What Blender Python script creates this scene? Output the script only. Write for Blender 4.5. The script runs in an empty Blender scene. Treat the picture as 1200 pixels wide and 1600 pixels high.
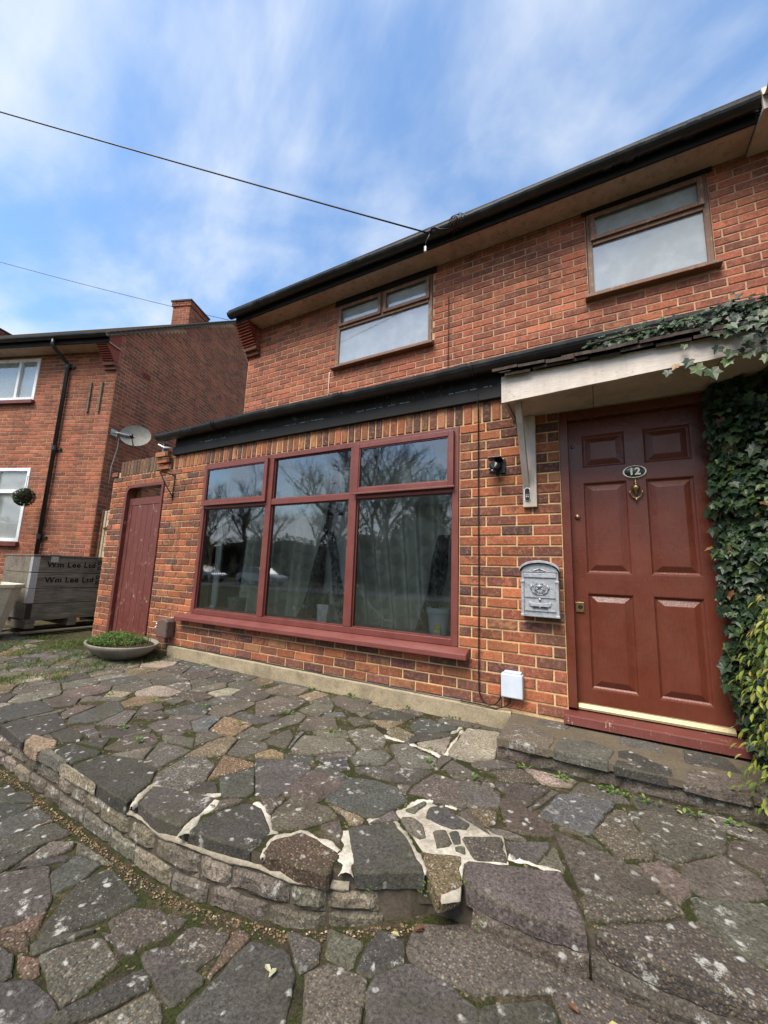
import bpy, bmesh, math, random
from mathutils import Vector, Matrix, noise
random.seed(7)
R = math.radians
scene = bpy.context.scene
COL = scene.collection

# ------------------------------------------------------------------ camera
CAM = Vector((4.225, -2.982, 0.914))
YAW, PITCH, ROLL = R(28.70), R(8.757), R(2.04)
FOCAL = 610.0                                   # pixels of a 1200 x 1600 frame
cF = Vector((-math.sin(YAW)*math.cos(PITCH), math.cos(YAW)*math.cos(PITCH), math.sin(PITCH)))
cR0 = Vector((math.cos(YAW), math.sin(YAW), 0)); cU0 = cR0.cross(cF)
cR = cR0*math.cos(ROLL) + cU0*math.sin(ROLL); cU = cU0*math.cos(ROLL) - cR0*math.sin(ROLL)
cam = bpy.data.cameras.new('camera'); cam_o = bpy.data.objects.new('camera', cam); COL.objects.link(cam_o)
M = Matrix((cR, cU, -cF)).transposed().to_4x4(); M.translation = CAM
cam_o.matrix_world = M
cam.sensor_width = 36; cam.lens = FOCAL/1600*36; cam.clip_start = 0.05; cam.clip_end = 3000
scene.camera = cam_o

# ------------------------------------------------------------------ world and sun
SUN_EL, SUN_AZ = R(56), R(193)                  # azimuth clockwise from +Y (the house faces -Y)
w = bpy.data.worlds.new('World'); scene.world = w; w.use_nodes = True
nt = w.node_tree; nt.nodes.clear()
def WN(t, **k):
    n = nt.nodes.new(t)
    for a, b in k.items(): setattr(n, a, b)
    return n
out = WN('ShaderNodeOutputWorld'); bg = WN('ShaderNodeBackground'); nt.links.new(bg.outputs[0], out.inputs[0])
sky = WN('ShaderNodeTexSky', sky_type='NISHITA', sun_disc=False, sun_elevation=SUN_EL, sun_rotation=SUN_AZ, air_density=1.3, dust_density=0.6, ozone_density=2.5)
tc = WN('ShaderNodeTexCoord'); sep = WN('ShaderNodeSeparateXYZ'); nt.links.new(tc.outputs['Generated'], sep.inputs[0])
za = WN('ShaderNodeMath', operation='MAXIMUM'); za.inputs[1].default_value = 0.0; nt.links.new(sep.outputs[2], za.inputs[0])
zb = WN('ShaderNodeMath', operation='ADD'); zb.inputs[1].default_value = 0.22; nt.links.new(za.outputs[0], zb.inputs[0])
dv = WN('ShaderNodeVectorMath', operation='DIVIDE'); cz = WN('ShaderNodeCombineXYZ')
for i in range(3): nt.links.new(zb.outputs[0], cz.inputs[i])
nt.links.new(tc.outputs['Generated'], dv.inputs[0]); nt.links.new(cz.outputs[0], dv.inputs[1])
mp = WN('ShaderNodeMapping'); mp.inputs['Rotation'].default_value = (0, 0, R(35)); mp.inputs['Scale'].default_value = (0.75, 1.0, 0.5); mp.inputs['Location'].default_value = (1.39, -4.75, -1.35)
nt.links.new(dv.outputs[0], mp.inputs[0])
n1 = WN('ShaderNodeTexNoise'); n1.inputs['Scale'].default_value = 1.15; n1.inputs['Detail'].default_value = 7; n1.inputs['Roughness'].default_value = 0.56; n1.inputs['Distortion'].default_value = 0.5
n2 = WN('ShaderNodeTexNoise'); n2.inputs['Scale'].default_value = 3.4; n2.inputs['Detail'].default_value = 6; n2.inputs['Roughness'].default_value = 0.55; n2.inputs['Distortion'].default_value = 0.4
nt.links.new(mp.outputs[0], n1.inputs[0]); nt.links.new(mp.outputs[0], n2.inputs[0])
ad = WN('ShaderNodeMath', operation='MULTIPLY_ADD'); ad.inputs[1].default_value = 0.32; nt.links.new(n2.outputs[0], ad.inputs[0]); nt.links.new(n1.outputs[0], ad.inputs[2])
cr = WN('ShaderNodeValToRGB'); cr.color_ramp.elements[0].position = 0.57; cr.color_ramp.elements[1].position = 0.83
cr.color_ramp.elements[0].color = (0.08, 0.08, 0.08, 1); cr.color_ramp.elements[1].color = (0.92, 0.92, 0.92, 1); cr.color_ramp.interpolation = 'EASE'
hz = WN('ShaderNodeMath', operation='SUBTRACT'); hz.inputs[0].default_value = 1.0; nt.links.new(za.outputs[0], hz.inputs[1])
hp = WN('ShaderNodeMath', operation='POWER'); hp.inputs[1].default_value = 2.5; nt.links.new(hz.outputs[0], hp.inputs[0])
hm = WN('ShaderNodeMath', operation='MULTIPLY_ADD'); hm.inputs[1].default_value = 0.25; nt.links.new(hp.outputs[0], hm.inputs[0]); nt.links.new(ad.outputs[0], hm.inputs[2])
nt.links.new(hm.outputs[0], cr.inputs[0])
mx = WN('ShaderNodeMix', data_type='RGBA'); nt.links.new(cr.outputs[0], mx.inputs[0]); hs = WN('ShaderNodeHueSaturation'); hs.inputs['Hue'].default_value = 0.5; hs.inputs['Saturation'].default_value = 1.18; hs.inputs['Value'].default_value = 1.1; nt.links.new(sky.outputs[0], hs.inputs['Color']); nt.links.new(hs.outputs[0], mx.inputs[6])
mx.inputs[7].default_value = (3.9, 4.2, 4.6, 1)
nt.links.new(mx.outputs[2], bg.inputs[0]); bg.inputs[1].default_value = 0.088
sl = bpy.data.lights.new('sun', 'SUN'); sl.energy = 2.5; sl.angle = R(34); sl.color = (1.0, 0.93, 0.82)
so = bpy.data.objects.new('sun', sl); COL.objects.link(so)
sd = Vector((math.sin(SUN_AZ)*math.cos(SUN_EL), math.cos(SUN_AZ)*math.cos(SUN_EL), math.sin(SUN_EL)))
so.rotation_euler = sd.to_track_quat('Z', 'Y').to_euler(); so.location = sd*30
vs = scene.view_settings; vs.view_transform = 'Standard'; vs.look = 'None'; vs.exposure = 1.45; vs.gamma = 1; vs.use_curve_mapping = False
scene.cycles.max_bounces = 8; scene.cycles.transparent_max_bounces = 16; scene.cycles.use_denoising = True
scene.cycles.caustics_reflective = False; scene.cycles.caustics_refractive = False

# ------------------------------------------------------------------ material helpers
class NT:
    def __init__(s, name):
        s.m = bpy.data.materials.new(name); s.m.use_nodes = True; s.t = s.m.node_tree; s.t.nodes.clear()
        s.out = s.n('ShaderNodeOutputMaterial'); s.b = s.n('ShaderNodeBsdfPrincipled'); s.l(s.b.outputs[0], s.out.inputs[0])
        s.geo = s.n('ShaderNodeNewGeometry').outputs['Position']
    def n(s, t, **k):
        x = s.t.nodes.new(t)
        for a, b in k.items(): setattr(x, a, b)
        return x
    def l(s, a, b): s.t.links.new(a, b)
    def v(s, sock, val):
        if hasattr(val, 'links') or isinstance(val, bpy.types.NodeSocket): s.l(val, sock)
        else: sock.default_value = val
    def noise(s, scale, detail=4, rough=0.55, vec=None, dist=0.0):
        x = s.n('ShaderNodeTexNoise'); x.inputs['Scale'].default_value = scale; x.inputs['Detail'].default_value = detail
        x.inputs['Roughness'].default_value = rough; x.inputs['Distortion'].default_value = dist; s.l(vec or s.geo, x.inputs['Vector']); return x.outputs['Fac']
    def voro(s, scale, feature='F1', vec=None, out='Distance', rnd=1.0):
        x = s.n('ShaderNodeTexVoronoi', feature=feature); x.inputs['Scale'].default_value = scale; x.inputs['Randomness'].default_value = rnd
        s.l(vec or s.geo, x.inputs['Vector']); return x.outputs[out]
    def stretch(s, sc):
        x = s.n('ShaderNodeMapping'); x.inputs['Scale'].default_value = sc; s.l(s.geo, x.inputs[0]); return x.outputs[0]
    def ramp(s, fac, stops):
        x = s.n('ShaderNodeValToRGB'); e = x.color_ramp.elements
        while len(e) < len(stops): e.new(0.5)
        for i, (p, c) in enumerate(stops):
            e[i].position = p; e[i].color = (c, c, c, 1) if not hasattr(c, '__len__') else (*c, 1)
        s.l(fac, x.inputs[0]); return x.outputs[0]
    def mix(s, fac, a, b, mode='MIX'):
        x = s.n('ShaderNodeMix', data_type='RGBA', blend_type=mode)
        s.v(x.inputs[0], fac)
        for i, c in ((6, a), (7, b)):
            if hasattr(c, '__len__'): x.inputs[i].default_value = (*c, 1) if len(c) == 3 else c
            else: s.v(x.inputs[i], c)
        return x.outputs[2]
    def math(s, op, a, b=0.0, c=0.0):
        x = s.n('ShaderNodeMath', operation=op)
        for i, q in enumerate((a, b, c)): s.v(x.inputs[i], q)
        return x.outputs[0]
    def attr(s, name, out='Color'): return s.n('ShaderNodeAttribute', attribute_name=name).outputs[out]
    def bump(s, h, strength=0.4, dist=0.004, normal=None):
        x = s.n('ShaderNodeBump'); x.inputs['Strength'].default_value = strength; x.inputs['Distance'].default_value = dist
        s.l(h, x.inputs['Height'])
        if normal: s.l(normal, x.inputs['Normal'])
        s.l(x.outputs[0], s.b.inputs['Normal']); return x.outputs[0]
    def fin(s, col, rough=0.8, spec=0.3, metal=0.0):
        if hasattr(col, '__len__'): s.b.inputs['Base Color'].default_value = (*col, 1)
        else: s.l(col, s.b.inputs['Base Color'])
        s.v(s.b.inputs['Roughness'], rough); s.b.inputs['Specular IOR Level'].default_value = spec; s.b.inputs['Metallic'].default_value = metal
        return s.m
MAT = {}
def m_brick(name, dark, flash):
    k = NT(name); c = k.attr('bc'); r = k.attr('rn', 'Fac')
    off = k.n('ShaderNodeVectorMath', operation='MULTIPLY_ADD'); off.inputs[1].default_value = (1, 1, 1); k.l(k.geo, off.inputs[0])
    cb = k.n('ShaderNodeCombineXYZ'); k.l(k.math('MULTIPLY', r, 37.0), cb.inputs[0]); k.l(cb.outputs[0], off.inputs[2])
    vv = off.outputs[0]
    n1 = k.noise(15, 4, 0.62, vv); fl = k.ramp(k.math('ADD', n1, k.math('MULTIPLY_ADD', r, flash, -flash*0.62)), [(0.44, 0.0), (0.58, 1.0)])
    c = k.mix(k.math('MULTIPLY', fl, 0.66), c, dark)
    n2 = k.noise(120, 4, 0.7); c = k.mix(0.75, c, k.ramp(n2, [(0.3, 0.35), (0.62, 1.35)]), 'MULTIPLY')
    n3 = k.noise(38, 4, 0.65, vv); c = k.mix(k.ramp(n3, [(0.50, 0.0), (0.78, 0.6)]), c, (0.46, 0.29, 0.17))
    n4 = k.noise(2.2, 4, 0.6); c = k.mix(0.6, c, k.ramp(n4, [(0.3, 0.55), (0.7, 1.2)]), 'MULTIPLY')
    st = k.noise(2.6, 5, 0.65, k.stretch((2.2, 2.2, 0.22))); c = k.mix(k.ramp(st, [(0.50, 0.0), (0.72, 0.5)]), c, (0.10, 0.055, 0.038))
    k.bump(k.math('ADD', n2, k.math('MULTIPLY', n3, 1.2)), 0.55, 0.004)
    return k.fin(c, 0.88, 0.25)
MAT['brick'] = m_brick('brick_multi', (0.085, 0.036, 0.035), 0.55)
MAT['brick_up'] = m_brick('brick_red', (0.14, 0.055, 0.040), 0.40)
def m_mortar(name, a, b, dirt):
    k = NT(name); n1 = k.noise(3.5, 5, 0.6); n2 = k.noise(90, 4, 0.7)
    c = k.mix(k.ramp(n1, [(0.35, 0.0), (0.65, 1.0)]), a, b); c = k.mix(0.6, c, k.ramp(n2, [(0.3, 0.55), (0.65, 1.2)]), 'MULTIPLY')
    c = k.mix(k.ramp(k.noise(1.6, 6, 0.7), [(0.46, 0.0), (0.72, 0.75)]), c, dirt)
    k.bump(n2, 0.6, 0.005); return k.fin(c, 0.95, 0.15)
MAT['mortar'] = m_mortar('mortar_sand', (0.70, 0.46, 0.23), (0.54, 0.36, 0.19), (0.24, 0.165, 0.095))
MAT['mortar_up'] = m_mortar('mortar_pink', (0.58, 0.36, 0.225), (0.42, 0.26, 0.165), (0.20, 0.125, 0.08))
def m_paint(name, col, chip, rough=0.45, chips=0.70, grain=True, spec=0.4, worn=0.75, dirt=0.0, gs=(6, 6, 0.5)):
    k = NT(name); n1 = k.noise(5, 5, 0.6); n2 = k.noise(55, 4, 0.65)
    c = k.mix(0.5, col, k.ramp(n1, [(0.3, 0.75), (0.7, 1.2)]), 'MULTIPLY')
    g = k.noise(30, 4, 0.6, k.stretch(gs))
    f = k.ramp(k.math('MULTIPLY_ADD', g, 0.45, k.math('MULTIPLY', k.noise(14, 5, 0.7), 0.55)), [(chips, 0.0), (chips+0.03, worn)])
    c = k.mix(0.7, c, k.ramp(g, [(0.25, 0.78), (0.75, 1.18)]), 'MULTIPLY')
    if dirt: c = k.mix(k.ramp(k.math('MULTIPLY_ADD', k.noise(3.2, 6, 0.7), 0.6, k.math('MULTIPLY', k.noise(4, 5, 0.7, k.stretch((3, 3, 0.4))), 0.4)), [(0.46, 0.0), (0.68, dirt)]), c, (0.13, 0.10, 0.07))
    c = k.mix(f, c, chip); k.bump(k.math('ADD', n2, k.math('MULTIPLY', g, 2.0)) if grain else n2, 0.32, 0.003)
    return k.fin(c, k.ramp(n1, [(0.3, rough-0.08), (0.7, rough+0.15)]), spec)
MAT['maroon'] = m_paint('paint_maroon', (0.150, 0.042, 0.034), (0.42, 0.30, 0.22), 0.40, 0.66)
MAT['door_red'] = m_paint('paint_door_red', (0.118, 0.029, 0.016), (0.30, 0.13, 0.08), 0.28, 0.655, dirt=0.12)
MAT['old_red'] = m_paint('paint_old_red', (0.125, 0.033, 0.025), (0.55, 0.45, 0.36), 0.5, 0.60)
MAT['black'] = m_paint('paint_black', (0.015, 0.014, 0.013), (0.38, 0.36, 0.33), 0.55, 0.66, True, 0.2)
MAT['black_worn'] = m_paint('paint_black_peeling', (0.019, 0.018, 0.016), (0.20, 0.19, 0.17), 0.6, 0.585, True, 0.2)
MAT['white'] = m_paint('paint_white', (0.54, 0.46, 0.395), (0.26, 0.18, 0.12), 0.6, 0.615, dirt=0.6)
MAT['white_board'] = m_paint('peeling_white_board', (0.58, 0.505, 0.44), (0.20, 0.135, 0.09), 0.6, 0.588, dirt=0.35, gs=(0.4, 5, 5))
MAT['upvc'] = m_paint('white_plastic', (0.80, 0.80, 0.79), (0.6, 0.6, 0.58), 0.3, 0.9)
MAT['brownwood'] = m_paint('weathered_brown_wood', (0.15, 0.072, 0.040), (0.34, 0.22, 0.13), 0.55, 0.56)
MAT['soffit'] = m_paint('soffit_board', (0.50, 0.38, 0.31), (0.17, 0.115, 0.08), 0.7, 0.555, False, dirt=0.5)
MAT['plastic_black'] = NT('black_plastic').fin((0.012, 0.013, 0.014), 0.32, 0.5)
def m_gutter():
    k = NT('gutter_black'); n1 = k.noise(7, 5, 0.65); n2 = k.noise(40, 4, 0.6)
    c = k.mix(k.ramp(n1, [(0.5, 0.0), (0.75, 0.5)]), (0.012, 0.013, 0.014), (0.06, 0.058, 0.05)); k.bump(n2, 0.15, 0.002)
    return k.fin(c, k.ramp(n1, [(0.3, 0.25), (0.7, 0.6)]), 0.5)
MAT['gutter'] = m_gutter()
def m_concrete(name, a, b, moss=0.4):
    k = NT(name); n1 = k.noise(4, 6, 0.65); n2 = k.noise(80, 5, 0.7); c = k.mix(k.ramp(n1, [(0.35, 0), (0.68, 1)]), a, b)
    c = k.mix(0.7, c, k.ramp(n2, [(0.3, 0.55), (0.65, 1.25)]), 'MULTIPLY'); c = k.mix(k.ramp(k.noise(9, 5, 0.7), [(0.55, 0), (0.75, moss)]), c, (0.07, 0.07, 0.03))
    k.bump(n2, 0.5, 0.005); return k.fin(c, 0.93, 0.2)
MAT['concrete'] = m_concrete('concrete_plinth', (0.36, 0.29, 0.19), (0.22, 0.18, 0.12))
MAT['white_mortar'] = m_concrete('white_cement', (0.55, 0.505, 0.43), (0.24, 0.205, 0.155), 0.9)
MAT['wall_mortar'] = m_concrete('old_wall_mortar', (0.10, 0.08, 0.058), (0.055, 0.045, 0.033), 0.6)
MAT['old_cement'] = m_concrete('old_cement', (0.30, 0.26, 0.20), (0.19, 0.16, 0.12), 0.5)
MAT['step_bed'] = m_concrete('step_concrete', (0.125, 0.10, 0.068), (0.09, 0.073, 0.052), 0.4)
MAT['render_beige'] = m_concrete('beige_tub', (0.52, 0.48, 0.38), (0.42, 0.38, 0.29), 0.25)
MAT['bowl'] = m_concrete('stone_bowl', (0.23, 0.21, 0.17), (0.15, 0.14, 0.105), 0.5)
def m_stone():
    k = NT('paving_stone'); c = k.attr('bc'); ag = k.attr('rn', 'Fac'); al = k.attr('bc', 'Alpha')
    of = k.n('ShaderNodeCombineXYZ'); k.l(k.math('MULTIPLY', al, 31.0), of.inputs[2]); vo = k.n('ShaderNodeVectorMath', operation='ADD'); k.l(k.geo, vo.inputs[0]); k.l(of.outputs[0], vo.inputs[1]); vs_ = vo.outputs[0]
    n1 = k.noise(6, 6, 0.7, vs_); n2 = k.noise(85, 5, 0.8); n3 = k.noise(34, 5, 0.7)
    c = k.mix(0.8, c, k.ramp(n1, [(0.28, 0.55), (0.72, 1.5)]), 'MULTIPLY')
    c = k.mix(0.9, c, k.ramp(n2, [(0.36, 0.12), (0.64, 1.9)]), 'MULTIPLY')
    pc = k.n('ShaderNodeTexVoronoi', feature='F1'); pc.inputs['Scale'].default_value = 105; k.l(k.geo, pc.inputs['Vector'])
    sp = k.n('ShaderNodeSeparateColor'); k.l(pc.outputs['Color'], sp.inputs[0])
    peb = k.ramp(sp.outputs[0], [(0.0, (0.06, 0.045, 0.03)), (0.45, (0.17, 0.11, 0.06)), (0.75, (0.30, 0.21, 0.12)), (1.0, (0.55, 0.47, 0.36))])
    pd = k.ramp(pc.outputs['Distance'], [(0.25, 1.0), (0.55, 0.0)])
    pf = k.math('MULTIPLY', k.math('MULTIPLY', pd, ag), k.ramp(n1, [(0.3, 0.4), (0.55, 1.0)]))
    c = k.mix(pf, c, peb)
    # pale speckle, lichen rings and mossy film
    spk = k.ramp(k.voro(75), [(0.10, 1.0), (0.17, 0.0)]); c = k.mix(k.math('MULTIPLY', spk, k.math('MULTIPLY', k.ramp(k.noise(3.0, 3, 0.6, vs_), [(0.42, 0.0), (0.62, 0.75)]), k.ramp(al, [(0.2, 0.1), (0.9, 1.1)]))), c, (0.46, 0.43, 0.37))
    dv = k.n('ShaderNodeVectorMath', operation='ADD'); k.l(k.geo, dv.inputs[0])
    nv = k.n('ShaderNodeTexNoise'); nv.inputs['Scale'].default_value = 26; k.l(k.geo, nv.inputs['Vector'])
    sc = k.n('ShaderNodeVectorMath', operation='SCALE'); sc.inputs['Scale'].default_value = 0.045; k.l(nv.outputs['Color'], sc.inputs[0]); k.l(sc.outputs[0], dv.inputs[1])
    lv = k.n('ShaderNodeTexVoronoi', feature='F1'); lv.inputs['Scale'].default_value = 17; k.l(dv.outputs[0], lv.inputs['Vector'])
    ls = k.n('ShaderNodeSeparateColor'); k.l(lv.outputs['Color'], ls.inputs[0])
    lic = k.math('MULTIPLY', k.ramp(lv.outputs['Distance'], [(0.13, 1.0), (0.24, 0.0)]), k.ramp(k.math('ADD', k.math('MULTIPLY', ls.outputs[1], 0.5), k.math('MULTIPLY', k.noise(1.3, 3, 0.5), 0.9)), [(0.66, 0.0), (0.74, 0.9)]))
    lic = k.math('MULTIPLY', lic, k.ramp(n3, [(0.36, 0.15), (0.56, 1.0)]))
    c = k.mix(lic, c, (0.56, 0.55, 0.50))
    big = k.math('MULTIPLY', k.ramp(k.noise(11, 8, 0.82), [(0.57, 0.0), (0.64, 0.9)]), k.ramp(k.math('MULTIPLY_ADD', al, 0.35, k.noise(0.9, 2, 0.5)), [(0.56, 0.0), (0.74, 1.0)]))
    c = k.mix(big, c, (0.50, 0.49, 0.44))
    c = k.mix(k.ramp(k.noise(2.1, 6, 0.7), [(0.54, 0.0), (0.74, 0.55)]), c, (0.070, 0.066, 0.030))
    h = k.math('ADD', k.math('MULTIPLY', n3, 1.6), k.math('ADD', n2, k.math('MULTIPLY', pf, 0.6)))
    c = k.mix(k.ramp(k.noise(4.5, 5, 0.65), [(0.3, 0.12), (0.7, 0.42)]), c, (0.078, 0.066, 0.050))
    k.bump(h, 0.9, 0.006); return k.fin(c, 0.9, 0.2)
MAT['stone'] = m_stone()
def m_joint():
    k = NT('paving_joint'); n1 = k.noise(5, 5, 0.65); n2 = k.noise(130, 4, 0.75); n3 = k.noise(16, 5, 0.7)
    c = k.mix(k.ramp(n1, [(0.38, 0), (0.62, 1)]), (0.032, 0.026, 0.018), (0.095, 0.072, 0.046))
    c = k.mix(k.ramp(n3, [(0.44, 0.0), (0.54, 0.9)]), c, (0.034, 0.042, 0.012))
    sp = k.n('ShaderNodeSeparateColor'); pc = k.n('ShaderNodeTexVoronoi'); pc.inputs['Scale'].default_value = 90; k.l(k.geo, pc.inputs['Vector']); k.l(pc.outputs['Color'], sp.inputs[0])
    c = k.mix(k.ramp(sp.outputs[0], [(0.95, 0.0), (0.97, 0.6)]), c, (0.26, 0.20, 0.13))
    c = k.mix(0.85, c, k.ramp(n2, [(0.3, 0.35), (0.65, 1.5)]), 'MULTIPLY'); k.bump(k.math('ADD', n2, n3), 1.0, 0.010); return k.fin(c, 0.97, 0.1)
MAT['joint'] = m_joint()
def m_leaf(name, trans=0.25, rough=0.42):
    k = NT(name); c = k.attr('bc'); n1 = k.noise(60, 3, 0.6); c = k.mix(0.6, c, k.ramp(n1, [(0.3, 0.6), (0.7, 1.35)]), 'MULTIPLY')
    m = k.fin(c, rough, 0.4); tr = k.n('ShaderNodeBsdfTranslucent'); k.l(c, tr.inputs[0]); ms = k.n('ShaderNodeMixShader'); ms.inputs[0].default_value = trans
    k.l(k.b.outputs[0], ms.inputs[1]); k.l(tr.outputs[0], ms.inputs[2]); k.l(ms.outputs[0], k.out.inputs[0]); return m
MAT['leaf'] = m_leaf('leaf')
MAT['grass'] = m_leaf('grass_blade', 0.35, 0.55)
def m_glass(name, refl, tint=(0.92, 0.95, 0.94), wav=0.0015, film=0.10, film0=0.0):
    k = NT(name); k.t.nodes.remove(k.b)
    tr = k.n('ShaderNodeBsdfTransparent'); tr.inputs[0].default_value = (*tint, 1)
    gl = k.n('ShaderNodeBsdfGlossy'); gl.inputs['Roughness'].default_value = 0.025; gl.inputs[0].default_value = (0.95, 0.97, 1, 1)
    bp = k.n('ShaderNodeBump'); bp.inputs['Strength'].default_value = 0.25; bp.inputs['Distance'].default_value = wav; k.l(k.noise(1.7, 2, 0.5), bp.inputs['Height']); k.l(bp.outputs[0], gl.inputs['Normal'])
    fr = k.n('ShaderNodeFresnel'); fr.inputs[0].default_value = 1.5
    f = k.math('MULTIPLY_ADD', fr.outputs[0], 1.6, refl)
    df = k.n('ShaderNodeBsdfDiffuse'); df.inputs[0].default_value = (0.62, 0.64, 0.62, 1)
    m0 = k.n('ShaderNodeMixShader'); k.v(m0.inputs[0], k.ramp(k.noise(6, 6, 0.7), [(0.45, film0), (0.8, film)])); k.l(tr.outputs[0], m0.inputs[1]); k.l(df.outputs[0], m0.inputs[2])
    ms = k.n('ShaderNodeMixShader'); k.l(f, ms.inputs[0]); k.l(m0.outputs[0], ms.inputs[1]); k.l(gl.outputs[0], ms.inputs[2]); k.l(ms.outputs[0], k.out.inputs[0]); return k.m
MAT['glass'] = m_glass('window_glass', 0.12, film=0.02)
MAT['glass_nb'] = m_glass('neighbour_window_glass', 0.05, film=0.5, film0=0.4)
MAT['glass_up'] = m_glass('upper_window_glass', 0.08, film=0.62, film0=0.42)
def plain(name, col, rough=0.6, spec=0.4, metal=0.0, nz=20, amp=0.3, bump=0.15):
    k = NT(name); n1 = k.noise(nz, 5, 0.65); c = k.mix(1.0, col, k.ramp(n1, [(0.3, 1-amp), (0.7, 1+amp)]), 'MULTIPLY'); k.bump(n1, bump, 0.003); return k.fin(c, rough, spec, metal)
def m_curtain():
    k = NT('grey_damask_curtain'); v = k.n('ShaderNodeTexVoronoi', feature='SMOOTH_F1'); v.inputs['Scale'].default_value = 7.0; k.l(k.stretch((1.3, 0.2, 1.0)), v.inputs['Vector'])
    n = k.noise(30, 4, 0.6); f = k.ramp(k.math('ADD', v.outputs['Distance'], k.math('MULTIPLY', n, 0.25)), [(0.42, 1.0), (0.47, 0.0), (0.58, 0.0), (0.63, 0.8)])
    return k.fin(k.mix(k.math('MULTIPLY', f, 0.55), (0.38, 0.40, 0.33), (0.56, 0.58, 0.50)), 0.9, 0.1)
MAT['curtain'] = m_curtain()
MAT['net'] = plain('net_curtain', (0.84, 0.86, 0.83), 0.9, 0.1, 0, 3, 0.12, 0.1)
MAT['room'] = plain('room_wall', (0.16, 0.15, 0.135), 0.9, 0.1)
def m_net():
    k = NT('black_netting'); m = k.fin((0.02, 0.021, 0.024), 0.7, 0.2); tr = k.n('ShaderNodeBsdfTransparent'); ms = k.n('ShaderNodeMixShader'); k.v(ms.inputs[0], k.ramp(k.noise(26, 5, 0.7), [(0.35, 0.35), (0.6, 0.95)])); k.l(tr.outputs[0], ms.inputs[1]); k.l(k.b.outputs[0], ms.inputs[2]); k.l(ms.outputs[0], k.out.inputs[0]); return m
MAT['sheet'] = m_net()
MAT['grey_metal'] = plain('grey_cast_metal', (0.33, 0.34, 0.36), 0.45, 0.5, 0.25, 45, 0.3, 0.3)
MAT['grey_plastic'] = plain('light_grey_plastic', (0.50, 0.54, 0.60), 0.5, 0.4, 0, 12, 0.08, 0.05)
MAT['brass'] = plain('aged_brass', (0.27, 0.18, 0.08), 0.38, 0.5, 0.9, 60, 0.35, 0.2)
MAT['silver'] = plain('aluminium_strip', (0.34, 0.28, 0.16), 0.5, 0.4, 0.5, 60, 0.2, 0.1)
MAT['steel'] = plain('galvanised_steel', (0.42, 0.43, 0.44), 0.5, 0.5, 0.6, 70, 0.4, 0.3)
MAT['dish'] = plain('dish_grey', (0.15, 0.146, 0.13), 0.6, 0.4, 0.1, 14, 0.25, 0.1)
MAT['cream'] = plain('cream_number', (0.74, 0.70, 0.55), 0.5)
MAT['print'] = plain('black_stencil', (0.014, 0.012, 0.011), 0.85, 0.1, 0, 60, 0.5)
MAT['yellow'] = plain('yellow_label', (0.65, 0.55, 0.08), 0.6)
MAT['paper'] = plain('white_paper', (0.75, 0.74, 0.70), 0.8)
MAT['verge'] = plain('verge_mortar', (0.13, 0.115, 0.10), 0.9, 0.15, 0, 20, 0.5, 0.5)
MAT['tile'] = plain('brown_roof_tile', (0.060, 0.045, 0.036), 0.9, 0.15, 0, 26, 0.6, 0.6)
MAT['clay'] = plain('red_clay_tile', (0.24, 0.062, 0.042), 0.85, 0.2, 0, 40, 0.4, 0.4)
MAT['tap_brown'] = plain('brown_plastic', (0.11, 0.075, 0.062), 0.55, 0.3, 0, 25, 0.3)
MAT['iron'] = plain('rusty_iron', (0.055, 0.032, 0.024), 0.7, 0.4, 0.5, 50, 0.5)
MAT['cable'] = plain('black_cable', (0.012, 0.012, 0.012), 0.5, 0.3)
MAT['cable_w'] = plain('pale_cable', (0.5, 0.47, 0.42), 0.5, 0.3)
MAT['bark'] = plain('bark', (0.055, 0.045, 0.035), 0.95, 0.1, 0, 30, 0.5, 0.8)
MAT['soil'] = plain('soil', (0.04, 0.028, 0.018), 0.95, 0.1, 0, 60, 0.5, 0.8)
MAT['asphalt'] = plain('asphalt', (0.05, 0.05, 0.052), 0.9, 0.2, 0, 80, 0.4, 0.4)
MAT['turf'] = plain('turf', (0.032, 0.038, 0.016), 0.95, 0.1, 0, 14, 0.5, 0.6)
MAT['car_pale'] = plain('pale_car_paint', (0.42, 0.43, 0.44), 0.3, 0.4, 0, 4, 0.05, 0.0)
MAT['car_paint'] = plain('silver_car_paint', (0.30, 0.31, 0.33), 0.25, 0.5, 0.3, 4, 0.05, 0.0)
MAT['dark_glass'] = plain('car_glass', (0.015, 0.018, 0.02), 0.05, 0.6, 0, 4, 0.1, 0.0)
MAT['rubber'] = plain('rubber', (0.02, 0.02, 0.02), 0.8, 0.2)
def m_wood(name, a, b, stain, along='y'):
    k = NT(name); s = {'x': (1.2, 14, 14), 'y': (14, 1.2, 14), 'z': (14, 14, 1.2)}[along]
    g = k.noise(3.2, 6, 0.65, k.stretch(s), 0.6); c = k.mix(k.ramp(g, [(0.3, 0), (0.7, 1)]), a, b)
    c = k.mix(k.ramp(k.noise(5, 4, 0.6), [(0.5, 0), (0.75, 0.7)]), c, stain); c = k.mix(0.6, c, k.attr('bc'), 'MULTIPLY')
    k.bump(g, 0.4, 0.004); return k.fin(c, 0.85, 0.2)
MAT['crate'] = m_wood('weathered_plank', (0.075, 0.062, 0.050), (0.24, 0.20, 0.155), (0.060, 0.044, 0.033))
MAT['pallet'] = m_wood('pallet_wood', (0.10, 0.08, 0.055), (0.20, 0.16, 0.11), (0.05, 0.04, 0.03))
MAT['fence'] = m_wood('pale_fence_wood', (0.34, 0.27, 0.18), (0.46, 0.37, 0.26), (0.22, 0.12, 0.06), 'x')
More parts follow.
